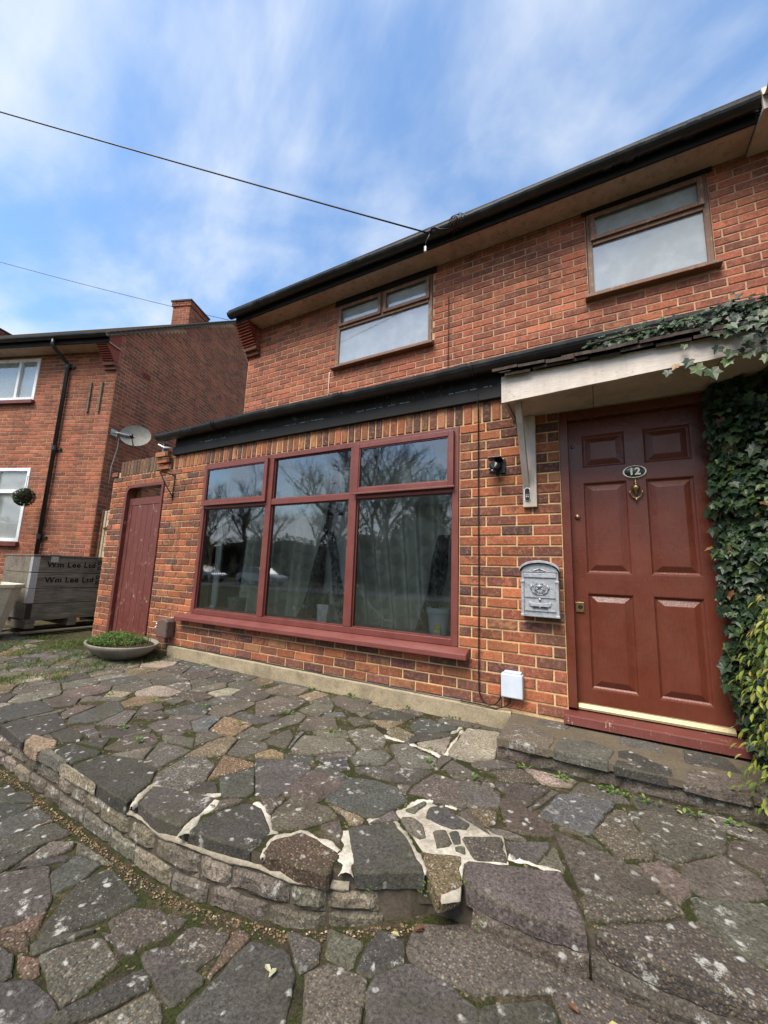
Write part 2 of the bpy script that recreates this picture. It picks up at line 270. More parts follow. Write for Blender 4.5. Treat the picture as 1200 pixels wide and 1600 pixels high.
# ------------------------------------------------------------------ mesh helpers
class MB:
    """collects faces with a colour ('bc') and a number ('rn') each; build() links ONE mesh object"""
    def __init__(s): s.v = []; s.f = []; s.c = []; s.r = []
    def add(s, vs, fs, col=(1, 1, 1), rn=0.0):
        o = len(s.v); s.v += [tuple(p) for p in vs]
        for f in fs: s.f.append([i+o for i in f]); s.c.append(col); s.r.append(rn)
        return s
    def box(s, x0, x1, y0, y1, z0, z1, col=(1, 1, 1), rn=0.0, fr=None):
        vs = [(x, y, z) for z in (z0, z1) for y in (y0, y1) for x in (x0, x1)]
        if fr: vs = [fr(*p) for p in vs]
        return s.add(vs, [(0, 2, 3, 1), (4, 5, 7, 6), (0, 1, 5, 4), (2, 6, 7, 3), (0, 4, 6, 2), (1, 3, 7, 5)], col, rn)
    def tube(s, pts, r, n=8, col=(1, 1, 1), rn=0.0, cap=True):
        pts = [Vector(p) for p in pts]; rs = r if hasattr(r, '__len__') else [r]*len(pts); vs = []; fs = []
        for i, p in enumerate(pts):
            t = (pts[min(i+1, len(pts)-1)]-pts[max(i-1, 0)]).normalized()
            a = Vector((0, 0, 1)) if abs(t.z) < 0.9 else Vector((0, 1, 0))
            u = t.cross(a).normalized(); q = u.cross(t)
            for k in range(n):
                an = 2*math.pi*k/n; vs.append(p+(u*math.cos(an)+q*math.sin(an))*rs[i])
        for i in range(len(pts)-1):
            for k in range(n): fs.append((i*n+k, (i+1)*n+k, (i+1)*n+(k+1) % n, i*n+(k+1) % n))
        if cap and n > 3: fs += [tuple(range(n)), tuple(range((len(pts)-1)*n, len(pts)*n))[::-1]]
        return s.add(vs, fs, col, rn)
    def lathe(s, prof, cx, cy, n=24, sx=1, sy=1, col=(1, 1, 1), axis='z', z0=0):
        vs = []; fs = []
        for (r, z) in prof:
            for k in range(n):
                a = 2*math.pi*k/n; p = (cx+r*sx*math.cos(a), cy+r*sy*math.sin(a), z)
                if axis == 'y': p = (cx+r*sx*math.cos(a), z, cy+r*sy*math.sin(a))
                vs.append(p)
        for i in range(len(prof)-1):
            for k in range(n):
                q = (i*n+k, i*n+(k+1) % n, (i+1)*n+(k+1) % n, (i+1)*n+k); fs.append(q if axis == 'z' else q[::-1])
        return s.add(vs, fs, col)
    def prism(s, poly, z0, z1, col=(1, 1, 1), fr=None):
        n = len(poly); vs = [(x, y, z0) for x, y in poly]+[(x, y, z1) for x, y in poly]
        if fr: vs = [fr(*p) for p in vs]
        return s.add(vs, [tuple(range(n))[::-1], tuple(range(n, 2*n))]+[(i, (i+1) % n, n+(i+1) % n, n+i) for i in range(n)], col)
    def sweep(s, prof, a, b, fr=None, col=(1, 1, 1), closed=True):
        """prof: (y,z) points carried along x from a to b"""
        n = len(prof); vs = [(a, y, z) for y, z in prof]+[(b, y, z) for y, z in prof]
        if fr: vs = [fr(*p) for p in vs]
        m = n if closed else n-1
        return s.add(vs, [(i, (i+1) % n, n+(i+1) % n, n+i) for i in range(m)]+([tuple(range(n))[::-1], tuple(range(n, 2*n))] if closed else []), col)
    def build(s, name, mat, parent=None, smooth=False, bevel=0, **tags):
        me = bpy.data.meshes.new(name); me.from_pydata(s.v, [], s.f)
        a = me.attributes.new('bc', 'FLOAT_COLOR', 'FACE'); a.data.foreach_set('color', [x for c in s.c for x in (*c, 1)[:4]])
        b = me.attributes.new('rn', 'FLOAT', 'FACE'); b.data.foreach_set('value', s.r)
        if smooth: me.polygons.foreach_set('use_smooth', [True]*len(me.polygons))
        me.materials.append(MAT[mat] if isinstance(mat, str) else mat)
        o = bpy.data.objects.new(name, me); COL.objects.link(o)
        if parent: o.parent = parent; o.matrix_parent_inverse = Matrix.Translation(-parent.location) if parent.location.length else Matrix()
        if bevel:
            md = o.modifiers.new('bevel', 'BEVEL'); md.width = bevel; md.segments = 2; md.limit_method = 'ANGLE'; md.angle_limit = R(40)
        for k, val in tags.items(): o[k] = val
        return o
def B(x0, x1, y0, y1, z0, z1, col=(1, 1, 1), fr=None): return MB().box(x0, x1, y0, y1, z0, z1, col, 0, fr)
def empty(name, label=None, cat=None, group=None, loc=(0, 0, 0), kind=None):
    o = bpy.data.objects.new(name, None); COL.objects.link(o); o.location = loc
    if label: o['label'] = label
    if cat: o['category'] = cat
    if group: o['group'] = group
    if kind: o['kind'] = kind
    return o
def text(s, name, size, mat, mtx, parent=None, offset=0.0, spacing=1.0, left=False):
    c = bpy.data.curves.new(name, 'FONT'); c.body = s; c.size = size; c.extrude = 0.0006; c.offset = offset; c.space_character = spacing; c.align_x = 'CENTER'; c.align_y = 'CENTER'
    if left: c.align_x = 'LEFT'
    t_ = bpy.data.objects.new(name, c); COL.objects.link(t_); bpy.context.view_layer.update()
    me = bpy.data.meshes.new_from_object(t_.evaluated_get(bpy.context.evaluated_depsgraph_get())); bpy.data.objects.remove(t_); me.materials.clear(); me.materials.append(MAT[mat])
    o = bpy.data.objects.new(name, me); COL.objects.link(o)
    o.matrix_world = mtx
    if parent: o.parent = parent; o.matrix_parent_inverse = Matrix.Translation(-parent.location)
    return o
rnd = random.uniform
def jit(c, a): f = 1+rnd(-a, a); return tuple(max(0.002, x*f*(1+rnd(-a, a)*0.25)) for x in c)
def lerp(a, b, t): return a+(b-a)*t
def smooth(a, b, x): t = min(1, max(0, (x-a)/(b-a))); return t*t*(3-2*t)
def pix(p):
    d = Vector(p)-CAM; z = d.dot(cF)
    return (600+FOCAL*d.dot(cR)/z, 800-FOCAL*d.dot(cU)/z, z) if z > 0.05 else (1e6, 1e6, z)

# ------------------------------------------------------------------ brickwork
CH, BL = 0.076, 0.225                        # course height, brick length, both with the joint
class Wall:
    """a vertical wall frame: P(s, z, d) = origin + along*s + up*z + outward*d"""
    def __init__(s, o, u): s.o = Vector(o); s.u = Vector(u); s.n = s.u.cross(Vector((0, 0, 1)))
    def P(s, a, z, d): return s.o+s.u*a+Vector((0, 0, z))+s.n*d
def brick(W, s0, s1, z0, z1, d0, col, dep=0.05, rn=None, ch=0.0035):
    j = 0.0012; zz = []
    vs = []
    tz = rnd(-0.0012, 0.0012); dd = d0+rnd(-0.0022, 0.0018)
    for (i, off, d) in ((0, 0, dd-dep), (1, 0, dd-ch), (2, ch*1.2, dd)):
        for (a, z) in ((s0+off, z0+off), (s1-off, z0+off), (s1-off, z1-off), (s0+off, z1-off)):
            vs.append(W.P(a+rnd(-j, j), z+rnd(-j, j)+tz, d+rnd(-0.0006, 0.0006)))
    fs = [(8, 9, 10, 11)]
    for r in (0, 4):
        for i in range(4): fs.append((r+i, r+(i+1) % 4, r+4+(i+1) % 4, r+4+i))
    return vs, fs, col, random.random() if rn is None else rn
def lay(W, a, b, z0, z1, phase, colf, holes=(), zoff=0.0, d0=0.0, gap=0.0118, topf=None, soldier=False):
    """all bricks of a rectangle of wall, cut round the holes"""
    res = []
    if soldier:
        n = round((b-a)/0.0765)
        for i in range(n):
            s0 = a+(b-a)*i/n; s1 = a+(b-a)*(i+1)/n
            res.append(brick(W, s0+gap/2, s1-gap/2, z0+0.003, z1-0.003, d0, colf()))
        return res
    k0 = math.floor((z0-zoff)/CH+1e-6); k = k0
    while zoff+k*CH < z1-0.01:
        za = max(z0, zoff+k*CH); zb = min(z1, zoff+(k+1)*CH)
        bb = b if topf is None else min(b, topf(zb))
        aa = a
        i = math.floor((aa-phase)/BL)-1
        while phase+i*BL < bb:
            s0 = phase+i*BL+(BL/2 if k % 2 else 0); s1 = s0+BL; i += 1
            spans = [(max(s0, aa), min(s1, bb))]
            for (h0, h1, hz0, hz1) in holes:
                if zb > hz0+0.02 and za < hz1-0.02:
                    ns = []
                    for (p, q) in spans:
                        if q <= h0 or p >= h1: ns.append((p, q))
                        else:
                            if p < h0: ns.append((p, h0))
                            if q > h1: ns.append((h1, q))
                    spans = ns
            for (p, q) in spans:
                if q-p > 0.03 and zb-za > 0.025:
                    res.append(brick(W, p+gap/2, q-gap/2, za+gap/2, zb-gap/2, d0, colf()))
        k += 1
    return res
def emit_bricks(lst, mat, indiv, parent, wallpart):
    """indiv: indices that become objects of their own; the rest is one mesh"""
    rest = MB()
    for i, (vs, fs, c, r) in enumerate(lst):
        if i in indiv:
            ctr = sum((Vector(v) for v in vs), Vector())/len(vs)
            MB().add(vs, fs, c, r).build('brick', mat, wallpart)
        else: rest.add(vs, fs, c, r)
    return rest
def vis_area(item):
    vs = item[0][8:12]; p = [pix(v) for v in vs]
    if any(q[2] < 0.1 for q in p): return 0
    cx = sum(q[0] for q in p)/4; cy = sum(q[1] for q in p)/4
    if not (0 < cx < 1200 and 0 < cy < 1600): return 0
    return 0.5*abs(sum(p[i][0]*p[(i+1) % 4][1]-p[(i+1) % 4][0]*p[i][1] for i in range(4)))
def slab(W, a, b, z0, z1, d, holes=(), th=0.05):
    """mortar face behind the bricks, a grid cut round the holes"""
    xs = sorted({a, b, *[h[0] for h in holes], *[h[1] for h in holes]}); zs = sorted({z0, z1, *[h[2] for h in holes], *[h[3] for h in holes]})
    xs = [x for x in xs if a <= x <= b]; zs = [z for z in zs if z0 <= z <= z1]; m = MB()
    for i in range(len(xs)-1):
        for j in range(len(zs)-1):
            cx = (xs[i]+xs[i+1])/2; cz = (zs[j]+zs[j+1])/2
            if any(h[0] < cx < h[1] and h[2] < cz < h[3] for h in holes): continue
            c = [(xs[i], zs[j]), (xs[i+1], zs[j]), (xs[i+1], zs[j+1]), (xs[i], zs[j+1])]
            m.add([W.P(x, z, d) for x, z in c], [(0, 1, 2, 3)])
    return m
def col_low():
    t = random.random()
    if t < 0.50: return jit((0.345, 0.108, 0.050), 0.24)
    if t < 0.72: return jit((0.27, 0.084, 0.045), 0.22)
    if t < 0.90: return jit((0.16, 0.062, 0.045), 0.2)
    if t < 0.96: return jit((0.36, 0.155, 0.075), 0.15)
    return jit((0.10, 0.050, 0.044), 0.2)
def col_up():
    t = random.random()
    if t < 0.75: return jit((0.335, 0.100, 0.056), 0.17)
    if t < 0.92: return jit((0.245, 0.074, 0.047), 0.17)
    return jit((0.40, 0.128, 0.068), 0.17)
def col_nb():
    t = random.random()
    if t < 0.7: return jit((0.35, 0.108, 0.060), 0.18)
    if t < 0.93: return jit((0.25, 0.080, 0.050), 0.18)
    return jit((0.32, 0.11, 0.06), 0.15)
TERR=[
('d',[[2.378,-1.8],[2.285,-1.671],[2.45,-1.658],[2.633,-1.583],[2.658,-1.651],[2.634,-1.7],[2.685,-1.804],[2.551,-1.816]]),
('d',[[2.722,-1.806],[2.704,-1.701],[2.77,-1.542],[2.862,-1.526],[3.019,-1.629],[3.03,-1.669],[3.016,-1.752]]),
('b',[[3.072,-1.746],[3.048,-1.658],[3.115,-1.562],[3.186,-1.565],[3.324,-1.578],[3.348,-1.695],[3.234,-1.717]]),
('d',[[3.259,-1.445],[3.415,-1.309],[3.513,-1.385],[3.65,-1.512],[3.424,-1.64]]),
('g',[[2.934,-1.549],[2.912,-1.389],[3.12,-1.367],[3.205,-1.405],[3.153,-1.469],[3.117,-1.547],[3.013,-1.623]]),
('g',[[3.145,-1.504],[3.205,-1.405],[3.27,-1.477],[3.303,-1.548]]),
('g',[[2.647,-1.579],[2.765,-1.506],[2.746,-1.581],[2.698,-1.683]]),
('d',[[2.487,-1.643],[2.442,-1.554],[2.519,-1.491],[2.613,-1.556]]),
('p',[[3.744,-1.371],[4.058,-1.248],[4.106,-1.331],[4.155,-1.474],[4.047,-1.493],[3.92,-1.495],[3.776,-1.49]]),
('a',[[3.588,-1.415],[3.725,-1.356],[3.769,-1.499],[3.705,-1.579],[3.648,-1.496]]),
('k',[[3.697,-1.253],[3.833,-1.171],[3.885,-1.3],[3.778,-1.347],[3.727,-1.3]]),
('d',[[3.518,-1.217],[3.508,-1.134],[3.558,-1.095],[3.691,-1.15],[3.704,-1.194],[3.632,-1.23]]),
('g',[[3.422,-1.268],[3.466,-1.233],[3.529,-1.264],[3.566,-1.333],[3.553,-1.36],[3.48,-1.323]]),
('g',[[3.58,-1.283],[3.62,-1.244],[3.675,-1.319],[3.625,-1.368]]),
('g',[[3.685,-1.325],[3.717,-1.293],[3.736,-1.343],[3.698,-1.354]]),
('g',[[3.412,-1.218],[3.473,-1.094],[3.483,-1.132],[3.465,-1.21]]),
('m',[[3.855,-1.184],[4.01,-1.09],[4.011,-1.134],[3.982,-1.241],[3.89,-1.274]]),
('g',[[3.985,-1.245],[4.015,-1.144],[4.03,-1.094],[4.071,-1.21],[4.067,-1.24]]),
('p',[[4.017,-1.003],[4.255,-1.066],[4.363,-1.154],[4.357,-1.181],[4.255,-1.313],[4.126,-1.31],[4.075,-1.162]]),
('m',[[3.943,-0.933],[4.011,-0.696],[4.254,-0.631],[4.153,-0.963]]),
('c',[[4.163,-0.942],[4.248,-0.697],[4.293,-0.694],[4.336,-0.892],[4.374,-0.94],[4.359,-0.991],[4.255,-1.06],[4.224,-1.012]]),
('g',[[4.304,-0.696],[4.373,-0.628],[4.549,-0.595],[4.664,-0.631],[4.632,-0.778],[4.454,-0.957],[4.378,-0.932],[4.341,-0.834]]),
('p',[[4.315,-1.047],[4.39,-0.984],[4.473,-1.054],[4.464,-1.108],[4.418,-1.199],[4.361,-1.14]]),
('g',[[4.444,-0.986],[4.61,-0.81],[4.7,-0.897],[4.692,-1.0],[4.557,-1.103],[4.47,-1.105],[4.489,-1.054]]),
('p',[[4.662,-0.681],[4.792,-0.643],[4.821,-0.737],[4.772,-0.895],[4.627,-0.812]]),
('k',[[4.127,-1.328],[4.217,-1.327],[4.255,-1.317],[4.368,-1.184],[4.417,-1.208],[4.426,-1.249],[4.226,-1.387],[4.152,-1.423]]),
('k',[[4.165,-1.439],[4.451,-1.244],[4.504,-1.304],[4.593,-1.349],[4.611,-1.368],[4.579,-1.478],[4.443,-1.478],[4.333,-1.484],[4.223,-1.477]]),
('g',[[4.457,-1.239],[4.459,-1.139],[4.554,-1.118],[4.679,-1.043],[4.7,-1.13],[4.61,-1.345],[4.521,-1.308]]),
('g',[[4.254,-1.089],[4.311,-1.055],[4.361,-1.14],[4.328,-1.141]]),
('g',[[4.111,-0.988],[4.171,-0.979],[4.23,-1.051],[4.191,-1.032]]),
('p',[[3.56,-0.842],[3.71,-0.813],[3.774,-0.89],[3.779,-0.976],[3.657,-1.034],[3.593,-0.945]]),
('a',[[3.659,-1.041],[3.775,-0.996],[3.797,-1.078],[3.751,-1.128]]),
('p',[[3.822,-1.039],[3.773,-0.927],[3.791,-0.842],[3.892,-0.923],[4.019,-0.987],[4.01,-1.05],[3.947,-1.087],[3.841,-1.096]]),
('p',[[3.706,-0.752],[3.935,-0.652],[3.965,-0.675],[3.895,-0.887],[3.78,-0.83]]),
('g',[[3.897,-0.895],[3.983,-0.674],[4.018,-0.682],[3.924,-0.912]]),
('g',[[3.77,-1.139],[3.829,-1.117],[3.922,-1.117],[3.918,-1.139],[3.801,-1.169]]),
('m',[[3.062,-1.338],[3.045,-1.115],[3.182,-1.066],[3.302,-1.062],[3.401,-1.138],[3.332,-1.33],[3.285,-1.341]]),
('d',[[2.497,-1.217],[2.769,-1.104],[2.837,-1.143],[2.869,-1.427],[2.763,-1.471]]),
('p',[[2.861,-1.411],[2.84,-1.155],[3.053,-1.147],[3.075,-1.236],[3.044,-1.378],[2.888,-1.405]]),
('g',[[2.577,-1.009],[2.523,-0.847],[2.767,-0.746],[2.899,-0.804],[2.918,-0.857],[2.733,-1.022],[2.632,-1.071]]),
('g',[[2.434,-0.805],[2.348,-0.593],[2.514,-0.484],[2.669,-0.653]]),
('g',[[2.716,-0.622],[2.845,-0.475],[2.995,-0.6],[3.041,-0.713],[2.946,-0.807],[2.783,-0.698]]),
('t',[[2.948,-0.513],[2.968,-0.395],[3.131,-0.455],[3.107,-0.583]]),
('m',[[3.035,-0.329],[3.035,-0.142],[3.337,-0.177],[3.336,-0.22],[3.142,-0.428]]),
('l',[[3.187,-0.55],[3.345,-0.336],[3.385,-0.593],[3.228,-0.594]]),
('g',[[3.06,-0.666],[3.132,-0.603],[3.371,-0.679],[3.386,-0.785],[3.251,-0.883],[3.145,-0.776]]),
('l',[[3.392,-0.556],[3.387,-0.144],[3.606,-0.087],[3.653,-0.485],[3.55,-0.61],[3.421,-0.602]]),
('g',[[3.431,-0.756],[3.448,-0.645],[3.654,-0.735],[3.647,-0.836],[3.519,-0.819]]),
('k',[[3.37,-1.008],[3.417,-0.832],[3.573,-0.847],[3.665,-0.976],[3.633,-1.073],[3.485,-1.067],[3.376,-1.071]]),
('p',[[3.571,-0.859],[3.762,-0.832],[3.776,-0.985],[3.687,-1.021]]),
('d',[[3.013,-1.005],[3.171,-0.906],[3.202,-0.914],[3.399,-0.817],[3.362,-0.99],[3.261,-1.029],[3.054,-1.047]]),
('g',[[2.951,-0.93],[2.939,-0.844],[3.061,-0.75],[3.147,-0.806],[3.14,-0.897],[3.001,-0.985]]),
('d',[[2.803,-1.053],[2.923,-0.932],[3.006,-1.037],[2.971,-1.086]]),
('g',[[2.365,-1.005],[2.387,-0.815],[2.493,-0.904],[2.555,-1.04],[2.42,-1.042]]),
('a',[[2.462,-1.185],[2.492,-1.08],[2.591,-1.097],[2.635,-1.145],[2.493,-1.214]]),
('g',[[2.199,-0.916],[2.216,-0.554],[2.329,-0.557],[2.362,-0.701],[2.307,-0.928]]),
('g',[[1.816,-0.57],[1.843,-0.362],[2.14,-0.352],[2.172,-0.503],[2.121,-0.718],[2.002,-0.747]]),
('g',[[2.207,-0.507],[2.204,-0.339],[2.372,-0.285],[2.426,-0.415],[2.282,-0.537]]),
('g',[[2.344,-0.246],[2.24,-0.16],[2.265,-0.043],[2.714,-0.143],[2.719,-0.221],[2.559,-0.327]]),
('d',[[2.696,-0.339],[2.716,-0.113],[3.013,-0.131],[2.977,-0.276],[2.84,-0.342]]),
('g',[[2.591,-0.433],[2.681,-0.374],[2.818,-0.426],[2.713,-0.539]]),
('g',[[1.654,-0.319],[1.643,-0.097],[1.938,-0.05],[1.977,-0.238],[1.761,-0.351]]),
('t',[[1.988,-0.265],[2.015,-0.072],[2.183,-0.098],[2.159,-0.309]]),
('d',[[1.758,-1.79],[1.745,-1.633],[2.005,-1.557],[2.153,-1.573],[2.24,-1.656],[2.306,-1.786],[2.327,-1.82],[2.04,-1.799]]),
('d',[[1.49,-1.754],[1.463,-1.668],[1.711,-1.625],[1.736,-1.646],[1.721,-1.77]]),
('t',[[1.211,-1.789],[1.133,-1.725],[1.346,-1.688],[1.441,-1.722],[1.41,-1.817]]),
('d',[[0.789,-1.759],[0.853,-1.481],[1.177,-1.556],[1.179,-1.665],[1.11,-1.725],[1.199,-1.797]]),
('d',[[0.442,-1.714],[0.406,-1.593],[0.473,-1.436],[0.778,-1.471],[0.771,-1.737],[0.656,-1.778]]),
('d',[[1.21,-1.66],[1.2,-1.557],[1.398,-1.569],[1.465,-1.626],[1.397,-1.683]]),
('d',[[1.473,-1.621],[1.509,-1.556],[1.558,-1.495],[1.674,-1.599],[1.571,-1.612]]),
('p',[[1.682,-1.594],[1.625,-1.461],[1.719,-1.316],[1.853,-1.377],[1.877,-1.443],[1.818,-1.545]]),
('p',[[2.076,-1.59],[1.971,-1.509],[1.861,-1.372],[2.121,-1.352],[2.151,-1.553]]),
('k',[[2.265,-1.659],[2.194,-1.588],[2.169,-1.407],[2.256,-1.364],[2.375,-1.391],[2.46,-1.519],[2.457,-1.644],[2.321,-1.642]]),
('d',[[1.406,-1.488],[1.48,-1.308],[1.615,-1.32],[1.605,-1.45],[1.517,-1.522]]),
('d',[[1.007,-1.475],[0.899,-1.173],[0.96,-1.132],[1.173,-1.209],[1.247,-1.391],[1.13,-1.537]]),
('g',[[1.352,-1.248],[1.178,-1.077],[1.238,-0.969],[1.368,-1.038],[1.375,-1.156]]),
('g',[[1.557,-1.275],[1.547,-1.176],[1.721,-1.08],[1.866,-1.158],[1.745,-1.299]]),
('d',[[1.416,-1.068],[1.451,-0.755],[1.612,-0.787],[1.713,-0.953],[1.482,-1.085]]),
('g',[[1.146,-0.911],[1.205,-0.821],[1.332,-0.834],[1.346,-0.943]]),
('l',[[0.743,-1.133],[0.642,-1.045],[0.818,-0.952],[0.881,-1.065]]),
('d',[[2.483,-1.645],[2.473,-1.566],[2.523,-1.552],[2.576,-1.592]]),
('g',[[1.778,-1.309],[1.987,-1.233],[2.101,-1.326],[1.867,-1.354]])]
LOWR=[
('d',[[1.993,-2.154],[2.143,-2.002],[2.334,-2.071],[2.387,-2.102],[2.326,-2.251]]),
('d',[[2.199,-2.018],[2.171,-1.914],[2.311,-1.888],[2.337,-1.981],[2.321,-2.06]]),
('d',[[2.437,-2.08],[2.347,-1.98],[2.368,-1.876],[2.607,-1.906],[2.625,-1.922],[2.607,-2.003],[2.553,-2.107],[2.5,-2.169],[2.443,-2.118]]),
('p',[[2.019,-2.02],[1.984,-1.934],[2.061,-1.88],[2.098,-1.896],[2.085,-1.967],[2.02,-2.066]]),
('d',[[1.757,-2.074],[1.827,-1.865],[1.988,-1.855],[1.941,-1.98],[1.913,-2.12]]),
('d',[[1.404,-1.929],[1.56,-1.849],[1.615,-1.982],[1.57,-2.018],[1.38,-1.962]]),
('d',[[1.648,-1.993],[1.592,-1.847],[1.774,-1.851],[1.772,-1.989],[1.748,-2.059],[1.611,-2.031]]),
('d',[[1.35,-1.849],[1.374,-1.813],[1.537,-1.827],[1.4,-1.928],[1.302,-1.918]]),
('k',[[2.622,-2.011],[2.654,-1.932],[2.761,-1.894],[2.868,-1.872],[2.852,-1.952],[2.803,-2.017],[2.716,-2.025]]),
('k',[[2.579,-2.196],[2.616,-2.123],[2.689,-2.066],[2.816,-2.08],[2.819,-2.164],[2.801,-2.226],[2.725,-2.219]]),
('d',[[2.823,-2.243],[2.894,-2.06],[2.956,-2.061],[2.981,-2.087],[2.936,-2.161],[2.872,-2.252],[2.839,-2.257]]),
('d',[[2.85,-2.029],[2.903,-1.964],[3.059,-1.999],[3.109,-2.055],[3.039,-2.079],[2.96,-2.054]]),
('k',[[2.907,-1.968],[2.905,-1.882],[3.046,-1.84],[3.065,-1.899],[3.051,-1.987]]),
('d',[[2.567,-2.305],[2.65,-2.242],[2.778,-2.24],[2.834,-2.251],[2.806,-2.298],[2.747,-2.359]]),
('k',[[2.929,-2.223],[3.002,-2.089],[3.062,-2.098],[3.12,-2.135],[2.97,-2.235]]),
('b',[[2.512,-2.23],[2.59,-2.209],[2.647,-2.222],[2.624,-2.252],[2.573,-2.243]]),
('d',[[2.412,-2.258],[2.499,-2.238],[2.575,-2.259],[2.57,-2.306]]),
('b',[[2.355,-2.241],[2.447,-2.183],[2.525,-2.21],[2.466,-2.219],[2.401,-2.255]]),
('d',[[3.136,-2.087],[3.139,-1.831],[3.285,-1.811],[3.348,-1.864],[3.439,-2.003],[3.221,-2.135]]),
('k',[[3.39,-1.846],[3.44,-1.791],[3.565,-1.789],[3.594,-1.852],[3.613,-1.911],[3.495,-1.985]]),
('d',[[2.852,-2.02],[2.894,-1.964],[3.047,-1.994],[3.112,-1.987],[3.09,-2.084],[3.039,-2.075]]),
('d',[[3.595,-1.764],[3.663,-1.692],[3.796,-1.701],[3.882,-1.727],[3.894,-1.753],[3.879,-1.807],[3.653,-1.919],[3.59,-1.823]]),
('k',[[3.635,-1.632],[3.625,-1.546],[3.774,-1.478],[3.964,-1.489],[4.065,-1.486],[4.082,-1.497],[4.057,-1.572],[4.024,-1.6],[3.865,-1.687],[3.768,-1.69],[3.655,-1.675]]),
('d',[[3.899,-1.712],[4.026,-1.617],[4.066,-1.616],[4.08,-1.672],[3.899,-1.791]]),
('k',[[4.062,-1.572],[4.091,-1.478],[4.226,-1.499],[4.313,-1.523],[4.282,-1.583],[4.113,-1.678],[4.089,-1.592]])]
MLINES= [([[2.412,-1.858],[2.382,-1.834],[2.309,-1.74],[2.28,-1.668],[2.431,-1.652],[2.6,-1.572],[2.624,-1.545]],0.035),([[2.325,-1.598],[2.417,-1.609],[2.388,-1.538]],0.03),([[2.798,-1.874],[2.725,-1.812],[2.683,-1.733],[2.667,-1.659],[2.639,-1.597]],0.04),([[2.809,-1.515],[2.874,-1.532],[2.952,-1.579],[3.027,-1.637]],0.035),([[3.088,-1.749],[3.049,-1.66],[3.11,-1.559],[3.225,-1.561],[3.312,-1.575]],0.03),([[3.416,-1.724],[3.394,-1.652],[3.349,-1.561],[3.269,-1.463]],0.06),([[3.316,-1.366],[3.398,-1.254],[3.444,-1.112],[3.531,-1.046],[3.618,-1.075]],0.03),([[3.389,-1.286],[3.532,-1.41],[3.614,-1.477],[3.682,-1.571]],0.035),([[3.88,-1.26],[3.983,-1.255],[4.061,-1.248]],0.025),([[2.959,-0.562],[3.148,-0.575],[3.331,-0.611],[3.384,-0.644]],0.03),([[3.179,-0.443],[3.314,-0.332],[3.344,-0.15]],0.025),([[3.394,-0.619],[3.385,-0.476],[3.368,-0.199]],0.025)]
MAREA= [[3.394,-1.246],[3.483,-1.088],[3.708,-1.132],[3.841,-1.148],[3.893,-1.302],[3.744,-1.388],[3.777,-1.539],[3.727,-1.581],[3.618,-1.437]]
# ------------------------------------------------------------------ ground, terrace, drive
def ztop(x, y): return -0.125+0.01*y
def zlow(x, y): return -0.355+0.1*smooth(2.8, 4.0, x)
EDGE = [(-7, -1.72), (0.845, -1.786), (1.539, -1.803), (2.406, -1.835), (2.72, -1.835), (3.02, -1.78), (3.25, -1.74), (3.42, -1.655), (3.66, -1.525), (3.8, -1.50), (4.16, -1.49), (4.6, -1.52), (7, -1.5)]
def edge(x):
    for (a, b) in zip(EDGE, EDGE[1:]):
        if a[0] <= x <= b[0]: return lerp(a[1], b[1], (x-a[0])/(b[0]-a[0]))
    return -1.6
def nz(x, y, s, k=0.0): return noise.noise(Vector((x*s, y*s, k)))
def ground_sheet(name, x0, x1, y0, y1, zf, nx, ny, mat, **t):
    m = MB(); vs = []
    for j in range(ny+1):
        for i in range(nx+1):
            x = lerp(x0, x1, i/nx); y = lerp(y0(x) if callable(y0) else y0, y1(x) if callable(y1) else y1, j/ny); vs.append((x, y, zf(x, y)))
    m.add(vs, [(j*(nx+1)+i, j*(nx+1)+i+1, (j+1)*(nx+1)+i+1, (j+1)*(nx+1)+i) for j in range(ny) for i in range(nx)])
    return m.build(name, mat, smooth=True, **t)
ground_sheet('ground', -900, 900, -900, 900, lambda x, y: -0.52, 6, 6, 'turf', kind='structure')
road = ground_sheet('road', -120, 120, -22.5, -16.5, lambda x, y: -0.500, 20, 2, 'asphalt', kind='structure')
drive = ground_sheet('driveway', -7, 7.5, -7.5, lambda x: edge(x)+0.12, lambda x, y: zlow(x, y)-0.010+0.006*nz(x, y, 9)+0.012*smooth(0.16, 0.02, y-0)*0, 120, 70, 'joint', kind='structure')
terrace = ground_sheet('terrace', -7, 7.5, lambda x: edge(x)+0.046, 2.2, lambda x, y: ztop(x, y)-0.009+0.005*nz(x, y, 11, 3), 160, 60, 'joint', kind='structure')

m = MB(); ex_ = [-3+0.05*i for i in range(190)]
m.add([(x, edge(x)+0.045, z) for x in ex_ for z in (-0.25, ztop(x, edge(x))-0.008)], [(2*i, 2*i+2, 2*i+3, 2*i+1) for i in range(189)]); m.build('edge_bedding', 'wall_mortar', terrace)
STC = {'d': ((0.047, 0.045, 0.042), 0.08), 'g': ((0.100, 0.087, 0.070), 0.14), 'p': ((0.084, 0.068, 0.060), 0.2), 'a': ((0.17, 0.115, 0.065), 1.0), 'k': ((0.072, 0.064, 0.058), 0.55),
       'l': ((0.235, 0.195, 0.145), 0.3), 'm': ((0.090, 0.089, 0.083), 0.0), 'b': ((0.092, 0.055, 0.038), 0.6), 't': ((0.22, 0.17, 0.11), 0.9), 'c': ((0.125, 0.10, 0.075), 0.75)}
def area(p): return 0.5*sum(p[i][0]*p[(i+1) % len(p)][1]-p[(i+1) % len(p)][0]*p[i][1] for i in range(len(p)))
def hull(pts):
    pts = sorted(map(tuple, pts)); h = []
    for seq in (pts, pts[::-1]):
        st = []
        for p in seq:
            while len(st) > 1 and (st[-1][0]-st[-2][0])*(p[1]-st[-2][1])-(st[-1][1]-st[-2][1])*(p[0]-st[-2][0]) <= 0: st.pop()
            st.append(p)
        h += st[:-1]
    return h
